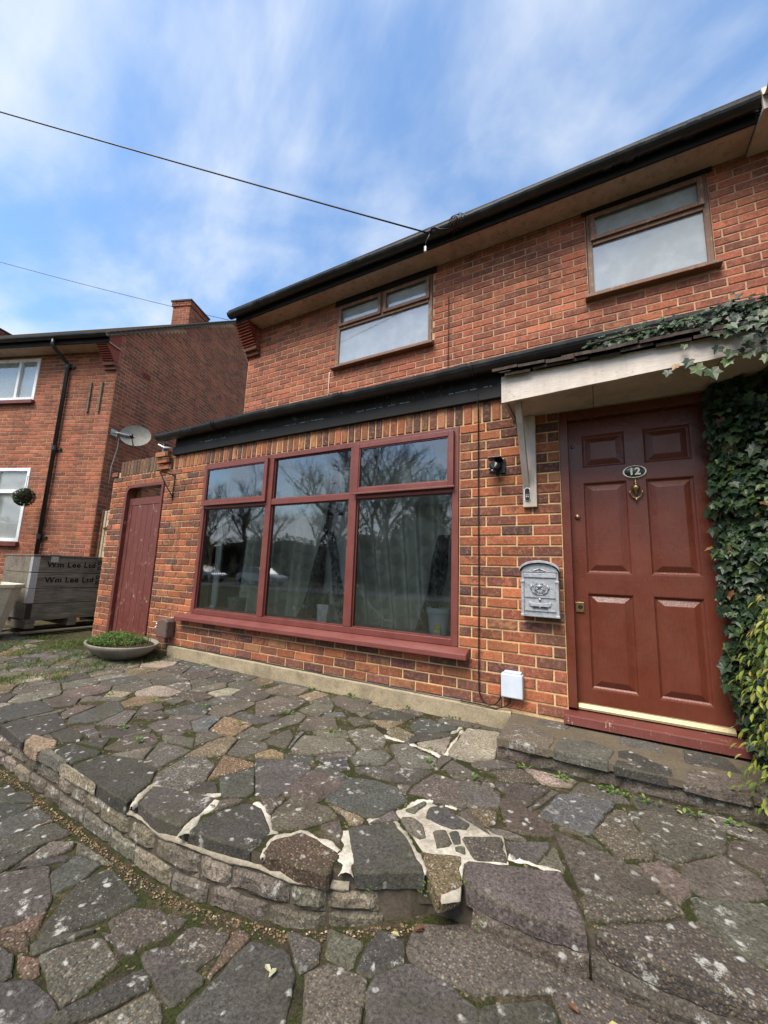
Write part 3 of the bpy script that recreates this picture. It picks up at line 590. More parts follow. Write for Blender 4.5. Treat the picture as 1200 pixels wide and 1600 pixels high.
def clip(poly, a, b, c):
    """keep a*x+b*y <= c"""
    o = []
    for i in range(len(poly)):
        p, q = poly[i], poly[(i+1) % len(poly)]; dp = a*p[0]+b*p[1]-c; dq = a*q[0]+b*q[1]-c
        if dp <= 0: o.append(p)
        if dp*dq < 0: t = dp/(dp-dq); o.append((p[0]+(q[0]-p[0])*t, p[1]+(q[1]-p[1])*t))
    return o
def inset(poly, d):
    """shrink towards the inside by clipping every edge of the convex hull"""
    r = hull(poly); h = list(r)
    for i in range(len(h)):
        p, q = h[i], h[(i+1) % len(h)]; ex, ey = q[0]-p[0], q[1]-p[1]; l = math.hypot(ex, ey)
        if l < 1e-6: continue
        a, b = ey/l, -ex/l; r = clip(r, a, b, a*p[0]+b*p[1]-d)
        if len(r) < 3: return []
    return r
def stone(poly, zf, kind, parent, thick=0.055, name='paving_stone', lift=0.0, mat='stone'):
    if len(poly) < 3 or abs(area(poly)) < 0.0015: return
    if area(poly) < 0: poly = poly[::-1]
    pc_ = []
    for i in range(len(poly)):      # knock the corners off
        a, p, q = poly[i-1], poly[i], poly[(i+1) % len(poly)]; la = math.hypot(a[0]-p[0], a[1]-p[1]); lq = math.hypot(q[0]-p[0], q[1]-p[1]); c_ = rnd(0.004, 0.014)
        if la < 0.03 or lq < 0.03: pc_.append(p); continue
        fa, fq = min(0.3, c_/la), min(0.3, c_/lq); pc_ += [(lerp(p[0], a[0], fa), lerp(p[1], a[1], fa)), (lerp(p[0], q[0], fq), lerp(p[1], q[1], fq))]
    poly = pc_; o = []
    for i in range(len(poly)):
        p, q = poly[i], poly[(i+1) % len(poly)]; l = math.hypot(q[0]-p[0], q[1]-p[1])
        if l < 0.006: continue
        n = max(1, min(10, round(l/0.034))); nxx, nyy = (q[1]-p[1])/l, -(q[0]-p[0])/l
        for k in range(n):
            t = k/n; x = lerp(p[0], q[0], t); y = lerp(p[1], q[1], t); dd = 0.0065*nz(x, y, 19, 7)+0.005*nz(x, y, 57, 2)-(0.006 if random.random() < 0.07 else 0)
            o.append((x+nxx*dd, y+nyy*dd))
    n = len(o)
    if n < 3: return
    cx = sum(p[0] for p in o)/n; cy = sum(p[1] for p in o)/n; h0 = rnd(-0.002, 0.003)+lift; ta, tb = rnd(-0.010, 0.010), rnd(-0.010, 0.010)
    Z = lambda x, y: zf(x, y)+h0+ta*(x-cx)+tb*(y-cy)+0.0022*nz(x, y, 14, 5)
    vs = []
    rad = max(0.03, math.sqrt(abs(area(poly)))/2)
    for f_, dz in ((1.0, -thick), (1.0, -0.007), (1-0.0028/rad, -0.0026), (1-0.008/rad, 0.0), (0.5, 0.0)):
        for x, y in o:
            X = cx+(x-cx)*f_; Y = cy+(y-cy)*f_; vs.append((X, Y, Z(X, Y)+dz))
    vs.append((cx, cy, Z(cx, cy))); fs = []
    for r in range(4):
        for i in range(n): fs.append((r*n+i, r*n+(i+1) % n, (r+1)*n+(i+1) % n, (r+1)*n+i))
    for i in range(n): fs.append((4*n+i, 4*n+(i+1) % n, 5*n))
    c, ag = STC[kind]; c = jit(c, 0.34); al = random.random(); mb = MB().add(vs, fs, (*c, al), ag)
    e = tuple(lerp(q, w_, 0.35) for q, w_ in zip(c, (0.045, 0.046, 0.018)))
    for i in range(n, 3*n): mb.c[i] = (*e, al)       # moss and grime on the rim
    mb.build(name, mat, parent)
def pick(ws): 
    t = random.random()*sum(w_ for _, w_ in ws)
    for k, w_ in ws:
        t -= w_
        if t <= 0: return k
    return ws[-1][0]
def grow_(p, d):
    cx = sum(q[0] for q in p)/len(p); cy = sum(q[1] for q in p)/len(p)
    return [(q[0]+(q[0]-cx)/max(1e-6, math.hypot(q[0]-cx, q[1]-cy))*d, q[1]+(q[1]-cy)/max(1e-6, math.hypot(q[0]-cx, q[1]-cy))*d) for q in p]
def pave(traced, zf, parent, x0, x1, y0f, y1f, sp, kinds, keep, thick=0.055, gr=0.008):
    hulls = [hull(grow_(p, gr-0.004)) for _, p in traced]
    for i_, (k, p) in enumerate(traced): stone(inset(grow_(p, gr), 0.003 if (i_ > 7 or gr > 0.01) else 0.0095), zf, k, parent, thick)
    seeds = []
    rs = random.Random(11)
    for _ in range(9000):
        x = rs.uniform(x0, x1); y = rs.uniform(y0f(x), y1f(x)); s_ = sp*rs.uniform(0.75, 1.25)
        if any((x-a)**2+(y-b)**2 < s_*s_ for a, b in seeds): continue
        bad = False
        for h in hulls:
            dmax = max(((h[(i+1) % len(h)][1]-h[i][1])*(x-h[i][0])-(h[(i+1) % len(h)][0]-h[i][0])*(y-h[i][1]))/max(1e-6, math.hypot(h[(i+1) % len(h)][0]-h[i][0], h[(i+1) % len(h)][1]-h[i][1])) for i in range(len(h)))
            if dmax < 0.012: bad = True; break
        if not bad and not (2.2 < x < 4.5 and abs(y-edge(x)) < 0.10): seeds.append((x, y))
    for (x, y) in seeds:
        cell = [(x-0.5, y-0.5), (x+0.5, y-0.5), (x+0.5, y+0.5), (x-0.5, y+0.5)]
        for (a, b) in seeds:
            if (a, b) != (x, y) and abs(a-x) < 1 and abs(b-y) < 1:
                cell = clip(cell, a-x, b-y, ((a*a+b*b)-(x*x+y*y))/2)
        cell = clip(cell, 0, -1, -y0f(x)); cell = clip(cell, 0, 1, y1f(x))
        for h in hulls:
            if len(cell) < 3: break
            if min(abs(q[0]-x)+abs(q[1]-y) for q in h) > 1.2: continue
            best = None
            for i in range(len(h)):
                p, q = h[i], h[(i+1) % len(h)]; l = math.hypot(q[0]-p[0], q[1]-p[1])
                if l < 1e-6: continue
                a, b = -(q[1]-p[1])/l, (q[0]-p[0])/l; dd = a*p[0]+b*p[1]-(a*x+b*y)
                if best is None or dd > best[0]: best = (dd, a, b, a*p[0]+b*p[1])
            # clip only if the cell really overlaps the traced stone
            t_ = cell
            for i in range(len(h)):
                p, q = h[i], h[(i+1) % len(h)]; l = math.hypot(q[0]-p[0], q[1]-p[1])
                if l > 1e-6 and len(t_) > 2: a, b = (q[1]-p[1])/l, -(q[0]-p[0])/l; t_ = clip(t_, a, b, a*p[0]+b*p[1])
            if len(t_) > 2 and best[0] > 0: cell = clip(cell, best[1], best[2], best[3])
        if len(cell) > 2 and keep(x, y): stone(inset(cell, rs.uniform(0.003, 0.007)), zf, pick(kinds), parent, thick)
def seen(x, y, z, mg=130):
    u, v, d = pix((x, y, z)); return d > 0.1 and -mg-250 < u < 1200+mg+250 and v < 1600+mg+350
pave(TERR, ztop, terrace, -3.4, 6.2, edge, lambda x: (-0.035 if x > -0.15 else 0.0) if x < 3.6 else -0.5, 0.225,
     [('g', 5), ('p', 3), ('d', 2.6), ('k', 2.2), ('m', 1), ('a', 1.1), ('t', 0.5), ('l', 0.6)], lambda x, y: seen(x, y, -0.13) and not (x > 3.64 and y > -0.5) and not (x < -1.0 and y > -0.5))
pave(LOWR, zlow, drive, 0.3, 5.9, lambda x: -2.95, lambda x: edge(x)-0.035, 0.15, [('d', 4), ('k', 3), ('p', 2), ('g', 2), ('b', 1.3), ('a', 0.6)], lambda x, y: seen(x, y, -0.35), gr=0.013)

# white cement repointing between the edge stones
m = MB()
for line, wd in MLINES:
    wd *= 1.3
    P_ = []
    for (a, b) in zip(line, line[1:]):
        n = max(1, round(math.hypot(b[0]-a[0], b[1]-a[1])/0.008))
        P_ += [(lerp(a[0], b[0], i/n), lerp(a[1], b[1], i/n)) for i in range(n)]
    P_.append(tuple(line[-1])); rows = []; P_ = [p for p in P_ if p[1] > edge(p[0])+0.012]
    for i, p in enumerate(P_):
        q = P_[min(i+1, len(P_)-1)]; o_ = P_[max(i-1, 0)]; tx, ty = q[0]-o_[0], q[1]-o_[1]; l = math.hypot(tx, ty) or 1; px, py = -ty/l, tx/l
        wv = wd*max(0.25, 0.95+1.1*nz(p[0], p[1], 15, 9)+0.5*nz(p[0], p[1], 60, 9)); r_ = []
        for k in range(-3, 4):
            x = p[0]+px*wv*k/6; y = p[1]+py*wv*k/6; r_.append((x, y, ztop(x, y)-0.0032-0.0011*abs(k)+0.0030*nz(x, y, 45)+0.0016*nz(x, y, 130)-(0.012 if abs(k) == 3 else 0)))
        rows.append(r_)
    m.add([v for r_ in rows for v in r_], [(i*7+k, (i+1)*7+k, (i+1)*7+k+1, i*7+k+1) for i in range(len(rows)-1) for k in range(6)])
h_ = [tuple(p) for p in MAREA]; cxm = sum(p[0] for p in h_)/len(h_); cym = sum(p[1] for p in h_)/len(h_); ring = []
for a, b in zip(h_, h_[1:]+h_[:1]): ring += [(lerp(a[0], b[0], i/5), lerp(a[1], b[1], i/5)) for i in range(5)]
vs = []; N_ = len(ring)
for f_ in (1.0, 0.97, 0.8, 0.6, 0.4, 0.2):
    for x, y in ring: X = cxm+(x-cxm)*f_; Y = cym+(y-cym)*f_; vs.append((X, Y, ztop(X, Y)-(0.02 if f_ == 1 else 0.0045)+0.0025*nz(X, Y, 40)))
vs.append((cxm, cym, ztop(cxm, cym)-0.004))
m.add(vs, [(r*N_+i, r*N_+(i+1) % N_, (r+1)*N_+(i+1) % N_, (r+1)*N_+i) for r in range(5) for i in range(N_)]+[(5*N_+i, 5*N_+(i+1) % N_, 6*N_) for i in range(N_)])
m.build('white_mortar', 'white_mortar', terrace, smooth=True)

# curved retaining wall of rough blocks under the terrace edge
def rough_block(fr, s0, s1, z0, z1, col, parent, name='stone_block', bulge=0.016, dep=0.09, mat='stone', nx=5, ny=4, ag=0.2):
    vs = []; fs = []; k = random.random()*99
    for j in range(ny+1):
        for i in range(nx+1):
            a, b = i/nx, j/ny; e = min(a, 1-a)*nx; g = min(b, 1-b)*ny; ed = min(1, e)*min(1, g)
            s_ = lerp(s0, s1, a); z = lerp(z0, z1, b); d = -0.012+bulge*(ed**0.6)+0.008*noise.noise(Vector((s_*18+k, z*18, k)))+0.004*noise.noise(Vector((s_*50, z*50, k)))
            if ed == 0: s_ += 0.006*noise.noise(Vector((s_*22, z*22, k))); z += 0.006*noise.noise(Vector((z*40, s_*30, k)))
            vs.append(fr(s_, z, d))
    W_ = nx+1; fs = [(j*W_+i, j*W_+i+1, (j+1)*W_+i+1, (j+1)*W_+i) for j in range(ny) for i in range(nx)]
    loop = [i for i in range(nx+1)]+[j*W_+nx for j in range(1, ny+1)]+[ny*W_+i for i in range(nx-1, -1, -1)]+[j*W_ for j in range(ny-1, 0, -1)]
    o = len(vs); pts = [(lerp(s0, s1, (q % W_)/nx), lerp(z0, z1, (q//W_)/ny)) for q in loop]
    vs += [fr(s_, z, -dep) for s_, z in pts]; L_ = len(loop)
    fs += [(loop[i], o+i, o+(i+1) % L_, loop[(i+1) % L_]) for i in range(L_)]
    return MB().add(vs, fs, col, ag).build(name, mat, parent, smooth=False)
rwall = empty('retaining_wall', 'low curved retaining wall of rough grey stone blocks under the terrace edge', 'wall', loc=(3, -1.7, -0.35))
ep = [(x, edge(x)) for x in [-1.5+0.04*i for i in range(205)]]
acc = [0.0]
for a, b in zip(ep, ep[1:]): acc.append(acc[-1]+math.hypot(b[0]-a[0], b[1]-a[1]))
def along(s_):
    s_ = min(max(s_, 0), acc[-1]-1e-4)
    lo = next(i for i in range(len(acc)-1) if acc[i+1] > s_); t = (s_-acc[lo])/(acc[lo+1]-acc[lo])
    a, b = ep[lo], ep[lo+1]; i2 = min(lo+3, len(ep)-1); i1 = max(lo-2, 0); tx, ty = ep[i2][0]-ep[i1][0], ep[i2][1]-ep[i1][1]; l = math.hypot(tx, ty)
    return lerp(a[0], b[0], t), lerp(a[1], b[1], t), ty/l, -tx/l
def wfr(s_, z, d): x, y, nx_, ny_ = along(s_); o_ = -0.020+0.030*smooth(3.65, 3.8, x); return (x+nx_*(d+o_), y+ny_*(d+o_), z)
xs_of = lambda s_: along(s_)[0]
for c in range(2):
    s_ = 0.0+rnd(0, 0.1)
    while s_ < acc[-1]-0.3:
        x = xs_of(s_); right = x > 3.7; L_ = rnd(0.13, 0.29) if not right else rnd(0.3, 0.5)
        if 3.50 < x < 3.7 and c < 3: s_ += L_; continue
        zt = -0.205 if not right else -0.196; zb = zlow(x, 0)-0.03; n_ = 1 if right else 2
        if c < n_:
            H = (zt-zb)/n_; z1 = zt-H*c+rnd(-0.004, 0.004); z0 = z1-H+0.006
            rough_block(wfr, s_, s_+L_-rnd(0.003, 0.009), z0, z1-0.002, jit((0.15, 0.127, 0.098) if not right else (0.088, 0.076, 0.065), 0.28), rwall, ag=rnd(0.05, 0.3), nx=9 if right else 6, bulge=0.007 if right else 0.013)
        s_ += L_
m = MB(); sl_ = [0.0+0.06*i for i in range(int(acc[-1]/0.06))]
m.add([wfr(s_, z, -0.012-0.03*smooth(3.6, 3.7, xs_of(s_))) for s_ in sl_ for z in (-0.46, -0.19)], [(2*i, 2*i+2, 2*i+3, 2*i+1) for i in range(len(sl_)-1)]); m.build('wall_mortar', 'wall_mortar', rwall)
# cement smeared along the top bed of the curved corner
s_c = [s_ for s_ in [0.02*i for i in range(int(acc[-1]/0.02))] if 2.25 < xs_of(s_) < 3.42]
m = MB(); rows = []
for s_ in s_c:
    hgt = max(0.004, 0.026+0.05*nz(s_, 0, 6))
    rows.append([wfr(s_, -0.186-hgt*k/3, 0.004-0.005*k+0.006*nz(s_, k, 30)-(0.02 if k in (0, 3) else 0)) for k in range(4)])
m.add([v for r_ in rows for v in r_], [(i*4+k, i*4+k+1, (i+1)*4+k+1, (i+1)*4+k) for i in range(len(rows)-1) for k in range(3)]); m.build('cement_bedding', 'old_cement', rwall, smooth=True)

# door step
step = empty('door_step', 'worn stone step in front of the maroon front door', 'step', loc=(4.6, -0.25, -0.13))
zs = lambda x, y: -0.010+0.03*(y+0.0)*0.5
MB().add([(x, y, z) for x, y, z in ((3.668, -0.488, zs(0, -0.488)-0.003), (6, -0.488, zs(0, -0.488)-0.003), (6, -0.012, zs(0, 0)-0.003), (3.668, -0.012, zs(0, 0)-0.003), (3.668, -0.488, -0.054), (6, -0.488, -0.054), (3.668, -0.012, -0.054), (6, -0.012, -0.054))], [(0, 1, 2, 3), (0, 4, 5, 1), (0, 3, 6, 4), (4, 6, 7, 5)]).build('step_cap', 'step_bed', step)
MB().add([(3.67, -0.455, zs(0, -0.455)-0.007), (6.0, -0.455, zs(0, -0.455)-0.007), (6.0, -0.012, zs(0, 0)-0.007), (3.67, -0.012, zs(0, 0)-0.007), (3.67, -0.455, -0.16), (6, -0.455, -0.16), (6, -0.012, -0.16), (3.67, -0.012, -0.16)],
         [(0, 1, 2, 3), (0, 4, 5, 1), (0, 3, 7, 4), (1, 5, 6, 2)]).build('step_bed', 'step_bed', step)
SP = [('g', [(3.66, -0.49), (3.95, -0.495), (3.98, -0.30), (3.86, -0.17), (3.69, -0.2)]), ('m', [(3.82, -0.15), (4.02, -0.14), (4.05, -0.04), (3.84, -0.03)]), ('m', [(3.96, -0.495), (4.24, -0.50), (4.27, -0.31), (4.15, -0.24), (3.99, -0.27)]),
      ('d', [(4.25, -0.50), (4.52, -0.495), (4.52, -0.38), (4.33, -0.24), (4.28, -0.29)]), ('m', [(4.28, -0.2), (4.52, -0.21), (4.5, -0.06), (4.3, -0.05)]), ('g', [(4.53, -0.50), (4.80, -0.50), (4.82, -0.30), (4.60, -0.31)]),
      ('m', [(4.58, -0.27), (4.83, -0.26), (4.80, -0.08), (4.60, -0.07)]), ('g', [(4.81, -0.50), (5.15, -0.50), (5.1, -0.25), (4.86, -0.28)]), ('g', [(5.16, -0.5), (5.7, -0.5), (5.7, -0.1), (5.14, -0.2)])]
for k, p in SP: stone(inset(p, 0.004), zs, k, step, 0.045, 'step_stone')
x = 3.66
for L_ in (0.20, 0.31, 0.13, 0.33, 0.26, 0.34, 0.3):
    rough_block(lambda s_, z, d: (s_, -0.472-d, z), x, x+L_-0.012, -0.150, -0.057, jit((0.088, 0.074, 0.062), 0.3), step, bulge=0.012); x += L_
rough_block(lambda s_, z, d: (3.675-d, s_, z), -0.47, -0.24, -0.150, -0.068, (0.09, 0.075, 0.062), step, bulge=0.010)
rough_block(lambda s_, z, d: (3.675-d, s_, z), -0.235, -0.04, -0.150, -0.068, (0.09, 0.075, 0.062), step, bulge=0.010)
# ------------------------------------------------------------------ the house
house = empty('brick_house', 'two storey red brick house with wide maroon window and panelled maroon front door', 'house', loc=(2.3, 0.4, -0.12))
LW = Wall((0, 0, 0), (1, 0, 0)); UW = Wall((0, 0.88, 0), (1, 0, 0))
WIN = (0.12, 3.274, 0.372, 2.128); DOOR = (4.02, 4.95, -0.2, 2.128); SIDE = (-1.54, -0.66, -0.3, 1.985)
lower = []
lower += lay(LW, -0.66, 7.2, 0.0, 2.128, 0.0, col_low, [WIN, DOOR])
lower += lay(LW, -0.66, -0.17, -0.152, 0.0, 0.0, lambda: jit((0.13, 0.085, 0.05), 0.25))
lower += lay(LW, -1.91, -0.66, -0.152, 2.128, 0.02, col_low, [SIDE])
lower += lay(LW, -0.50, 3.99, 2.131, 2.330, 0, lambda: jit(pick([((0.30, 0.10, 0.05), 4), ((0.13, 0.06, 0.045), 4), ((0.36, 0.16, 0.08), 2)]), 0.2), soldier=True, gap=0.014)
lower += lay(LW, -1.745, -0.80, 2.131, 2.345, 0, lambda: jit(pick([((0.13, 0.085, 0.052), 5), ((0.20, 0.11, 0.06), 2), ((0.09, 0.055, 0.04), 3)]), 0.2), soldier=True, gap=0.013)
lower += lay(LW, -1.93, -1.755, 2.128, 2.204, 0.02, col_low, d0=0.018)
for i in range(3): lower += lay(LW, -0.795, -0.525, 2.128+i*CH, 2.128+(i+1)*CH, -0.795+0.11*(i % 2), col_low, d0=0.03+0.032*i)
upper = lay(UW, -0.36, 7.6, 2.75, 4.522, 0.095, col_up, [(1.295, 2.66, 3.53, 4.46), (4.262, 5.21, 3.555, 4.49)], zoff=0.01)
allb = [(vis_area(b), 'l', i) for i, b in enumerate(lower)]+[(vis_area(b), 'u', i) for i, b in enumerate(upper)]
def hidden(b):      # behind canopy, ivy or letter box
    c = sum((Vector(v) for v in b[0][8:12]), Vector())/4
    return c.x > 4.0 and c.y < 0.5
allb = [(0 if hidden((lower if w_ == 'l' else upper)[i]) else a, w_, i) for a, w_, i in allb]
allb.sort(reverse=True); top = allb[:300]
lo_set = {i for _, w_, i in top if w_ == 'l'}; up_set = {i for _, w_, i in top if w_ == 'u'}
m = MB()
for r in ((-1.905, -1.54, -0.3, 2.195), (-1.54, -0.66, 1.985, 2.33), (-0.66, 0.12, -0.3, 2.33), (0.12, 3.274, -0.3, 0.372), (0.12, 3.274, 2.128, 2.33), (3.274, 4.02, -0.3, 2.33), (4.02, 4.95, 2.10, 2.33), (4.02, 4.95, -0.3, 0.0), (4.95, 7.2, -0.3, 2.33)):
    m.box(r[0], r[1], 0.008, 0.215, r[2], r[3])
front_wall = m.build('front_wall', 'mortar', house)
upper_wall = slab(UW, -0.36, 7.6, 2.7, 4.53, -0.006, [(1.295, 2.66, 3.53, 4.46), (4.262, 5.21, 3.555, 4.49)]).build('upper_wall', 'mortar_up', house)
r1 = emit_bricks(lower, 'brick', lo_set, house, front_wall); r2 = emit_bricks(upper, 'brick_up', up_set, house, upper_wall)
r1.build('brickwork', 'brick', house, kind='stuff'); r2.build('upper_brickwork', 'brick_up', house, kind='stuff')
MB().box(-0.36, -0.30, 0.95, 5.0, 2.3, 4.5).box(-0.36, 7.6, 4.95, 5.0, -0.2, 4.5).build('side_wall', 'mortar_up', house)
# concrete plinth with its damp course
m = MB(); n = 60
for i in range(n):
    a, b = lerp(-0.17, 3.66, i/n), lerp(-0.17, 3.66, (i+1)/n); q = [0.034+0.003*nz(x, 0, 6) for x in (a, b)]; t_ = [-0.008+0.003*nz(x, 3, 5) for x in (a, b)]
    m.add([(a, -q[0], -0.2), (b, -q[1], -0.2), (b, -q[1]+0.003, t_[1]-0.008), (a, -q[0]+0.003, t_[0]-0.008), (a, -0.022, t_[0]), (b, -0.022, t_[1]), (a, 0.02, t_[0]), (b, 0.02, t_[1])], [(0, 1, 2, 3), (3, 2, 5, 4), (4, 5, 7, 6)])
m.add([(-0.17, -0.034, -0.2), (-0.17, 0.02, -0.2), (-0.17, 0.02, -0.008), (-0.17, -0.034, -0.012)], [(0, 1, 2, 3)]); m.build('plinth', 'concrete', house)
MB().tube([(x, -0.004-0.003*math.sin(x*9), -0.003+0.004*nz(x, 1, 3)) for x in [-0.15+0.1*i for i in range(37)]], 0.0065, 6).build('damp_course', 'plastic_black', house)

# ---- picture window
def frame_mesh(m, x0, x1, z0, z1, w_, y0, y1, wb=None):
    wb = w_ if wb is None else wb
    m.box(x0, x0+w_, y0, y1, z0, z1); m.box(x1-w_, x1, y0, y1, z0, z1); m.box(x0+w_+0.0003, x1-w_-0.0003, y0+0.0005, y1, z1-w_, z1-0.0005); m.box(x0+w_+0.0003, x1-w_-0.0003, y0+0.0005, y1, z0+0.0005, z0+wb)
    return m
m = frame_mesh(MB(), 0.124, 3.270, 0.374, 2.124, 0.052, -0.004, 0.075)
for a, b in ((1.155, 1.235), (2.215, 2.298)): m.box(a, b, -0.006, 0.07, 0.427, 2.071)
for a, b in ((0.177, 1.154), (1.236, 2.214), (2.299, 3.217)): m.box(a, b, -0.002, 0.068, 1.572, 1.632)
window = m.build('picture_window', 'maroon', house, bevel=0.004)
PZ = []
for a, b, cas in ((0.177, 1.154, 1), (1.236, 2.214, 0), (2.299, 3.217, 1)):
    if cas:
        c = frame_mesh(MB(), a-0.018, b+0.018, 1.620, 2.088, 0.045, -0.036, -0.006); c.box(a-0.03, b+0.03, -0.045, -0.036, 1.606, 1.622).build('casement', 'maroon', window, bevel=0.003); i_ = 0.027
    else: i_ = 0.0
    PZ.append((a+i_, b-i_, 1.632+(0.033 if cas else 0), 2.071-(0.028 if cas else 0))); PZ.append((a, b, 0.427, 1.572))
for a, b, c, d in PZ:
    y = 0.030 if c < 1 else (-0.016 if a != 1.236 else 0.03)
    MB().add([(a-0.004, y, c-0.004), (b+0.004, y, c-0.004), (b+0.004, y, d+0.004), (a-0.004, y, d+0.004)], [(0, 1, 2, 3)]).build('pane', 'glass', window)
    bead = frame_mesh(MB(), a, b, c, d, 0.010, y-0.012, y-0.002); bead.build('glazing_bead', 'maroon', window)
m = MB().add([(-0.035, -0.095, 0.300), (3.362, -0.095, 0.300), (3.362, -0.092, 0.342), (-0.035, -0.092, 0.342), (-0.035, -0.004, 0.373), (3.362, -0.004, 0.373), (-0.035, -0.001, 0.300), (3.362, -0.001, 0.300)], [(0, 1, 2, 3), (3, 2, 5, 4), (0, 3, 4, 6), (1, 7, 5, 2), (0, 6, 7, 1)])
m.build('sill', 'maroon', window, bevel=0.006)
MB().box(0.10, 3.30, 0.078, 0.34, 0.40, 0.424).build('window_board', 'white', window)
for pl in ([(2.325, 0.80), (2.40, 0.70), (2.50, 0.60), (2.62, 0.52), (2.70, 0.43)], [(2.86, 0.74), (2.92, 0.62), (2.97, 0.50)], [(3.02, 1.45), (3.10, 1.33), (3.20, 1.25)], [(2.62, 0.52), (2.72, 0.50)]):
    MB().tube([(x, 0.0275, z) for x, z in pl], 0.0008, 4).build('crack', 'dish', window)
# ---- room behind
m = MB()
def inner(m, x0, x1, y0, y1, z0, z1): m.box(x0, x1, y1, y1+0.02, z0, z1).box(x0-0.02, x0, y0, y1, z0, z1).box(x1, x1+0.02, y0, y1, z0, z1).box(x0, x1, y0, y1, z0-0.02, z0).box(x0, x1, y0, y1, z1, z1+0.02)
inner(m, 0.0, 3.95, 0.22, 3.4, -0.1, 2.32); inner(m, 0.9, 3.0, 0.955, 3.4, 2.9, 4.48); inner(m, 3.9, 5.6, 0.955, 3.4, 2.9, 4.52)
m.build('interior_wall', 'room', house)
# ---- upper windows
def upwin(x0, x1, z0, z1, tz, mull):
    m = frame_mesh(MB(), x0, x1, z0, z1, 0.045, 0.875, 0.95); m.box(x0+0.046, x1-0.046, 0.870, 0.945, tz-0.03, tz+0.02)
    if mull: m.box(mull-0.03, mull+0.03, 0.872, 0.945, tz+0.021, z1-0.046)
    wd = m.build('upper_window', 'brownwood', house, bevel=0.003)
    tops = [(x0+0.045, mull-0.03), (mull+0.03, x1-0.045)] if mull else [(x0+0.045, x1-0.045)]
    for a, b in tops:
        frame_mesh(MB(), a-0.012, b+0.012, tz+0.008, z1-0.034, 0.042, 0.848, 0.868).build('top_light', 'brownwood', wd, bevel=0.003)
        MB().add([(a, 0.886, tz+0.03), (b, 0.886, tz+0.03), (b, 0.886, z1-0.06), (a, 0.886, z1-0.06)], [(0, 1, 2, 3)]).build('pane', 'glass_up', wd)
    MB().add([(x0+0.04, 0.892, z0+0.04), (x1-0.04, 0.892, z0+0.04), (x1-0.04, 0.892, tz-0.02), (x0+0.04, 0.892, tz-0.02)], [(0, 1, 2, 3)]).build('pane', 'glass_up', wd)
    MB().add([(x0-0.035, 0.80, z0-0.045), (x1+0.035, 0.80, z0-0.045), (x1+0.035, 0.80, z0-0.018), (x0-0.035, 0.80, z0-0.018), (x0-0.035, 0.876, z0+0.004), (x1+0.035, 0.876, z0+0.004), (x0-0.035, 0.876, z0-0.045), (x1+0.035, 0.876, z0-0.045)], [(0, 1, 2, 3), (3, 2, 5, 4), (0, 3, 4, 6), (1, 7, 5, 2), (0, 6, 7, 1)]).build('sill', 'brownwood', wd, bevel=0.004)
    return wd
upwin(1.302, 2.655, 3.545, 4.43, 4.10, 1.99); upwin(4.268, 5.205, 3.575, 4.468, 4.145, None)
for q in ((1.26, 2.70, 4.431), (4.23, 5.245, 4.469)): B(q[0], q[1], 0.868, 0.95, q[2], 4.512).build('lintel', 'black', house)
# ---- eaves
def half_gutter(m, x0, x1, cy, cz, r, n=10, th=0.004):
    pr = [(cy+r*math.cos(math.pi+math.pi*i/n), cz+r*math.sin(math.pi+math.pi*i/n)) for i in range(n+1)]
    pi = [(cy+(r-th)*math.cos(math.pi+math.pi*i/n), cz+(r-th)*math.sin(math.pi+math.pi*i/n)) for i in range(n+1)][::-1]
    return m.sweep(pr+pi, x0, x1)
def gutter_run(name, x0, x1, cy, cz, r, parent, joints, mat='gutter'):
    m = MB(); k = 24
    for i in range(k):
        a, b = lerp(x0, x1, i/k), lerp(x0, x1, (i+1)/k); s_ = 0.007*math.sin(a*1.9)
        half_gutter(m, a, b-0.0004, cy, cz+s_, r)
    g = m.build(name, mat, parent, smooth=False)
    for x in joints: half_gutter(MB(), x-0.035, x+0.035, cy, cz+0.002, r+0.007, 10, 0.008).build('gutter_union', mat, g); half_gutter(MB(), x+0.06, x+0.075, cy, cz+0.002, r+0.006, 10, 0.006).build('gutter_bracket', mat, g)
    return g
MB().box(-0.36, 5.47, 0.612, 0.878, 4.510, 4.530).build('soffit', 'soffit', house)
MB().box(-0.37, 5.47, 0.592, 0.611, 4.495, 4.66).build('fascia', 'black', house)
gutter_run('gutter', -0.42, 5.47, 0.525, 4.615, 0.066, house, [0.15, 1.75, 3.1, 4.45, 4.62, 5.05])
s_ = MB(); L_ = 4.9
for i in range(40):
    y = 0.50+0.105*i; z = 4.672+0.0765*i; s_.add([(-0.44, y, z), (7.6, y, z), (7.6, y+0.12, z+0.084), (-0.44, y+0.12, z+0.084), (-0.44, y, z-0.016), (7.6, y, z-0.016), (-0.44, y+0.12, z+0.06), (7.6, y+0.12, z+0.06)], [(0, 1, 2, 3), (4, 5, 1, 0), (0, 3, 6, 4), (5, 7, 2, 1)])
s_.build('roof', 'tile', house)
# wire tied round the gutter
m = MB()
for k in range(5): m.tube([(3.02+0.02*k+0.03*math.sin(t*3+k), 0.525-0.075*math.cos(t), 4.61+0.075*math.sin(t)) for t in [i*0.45 for i in range(15)]], 0.004, 5)
m.build('wire_wrap', 'iron', house)
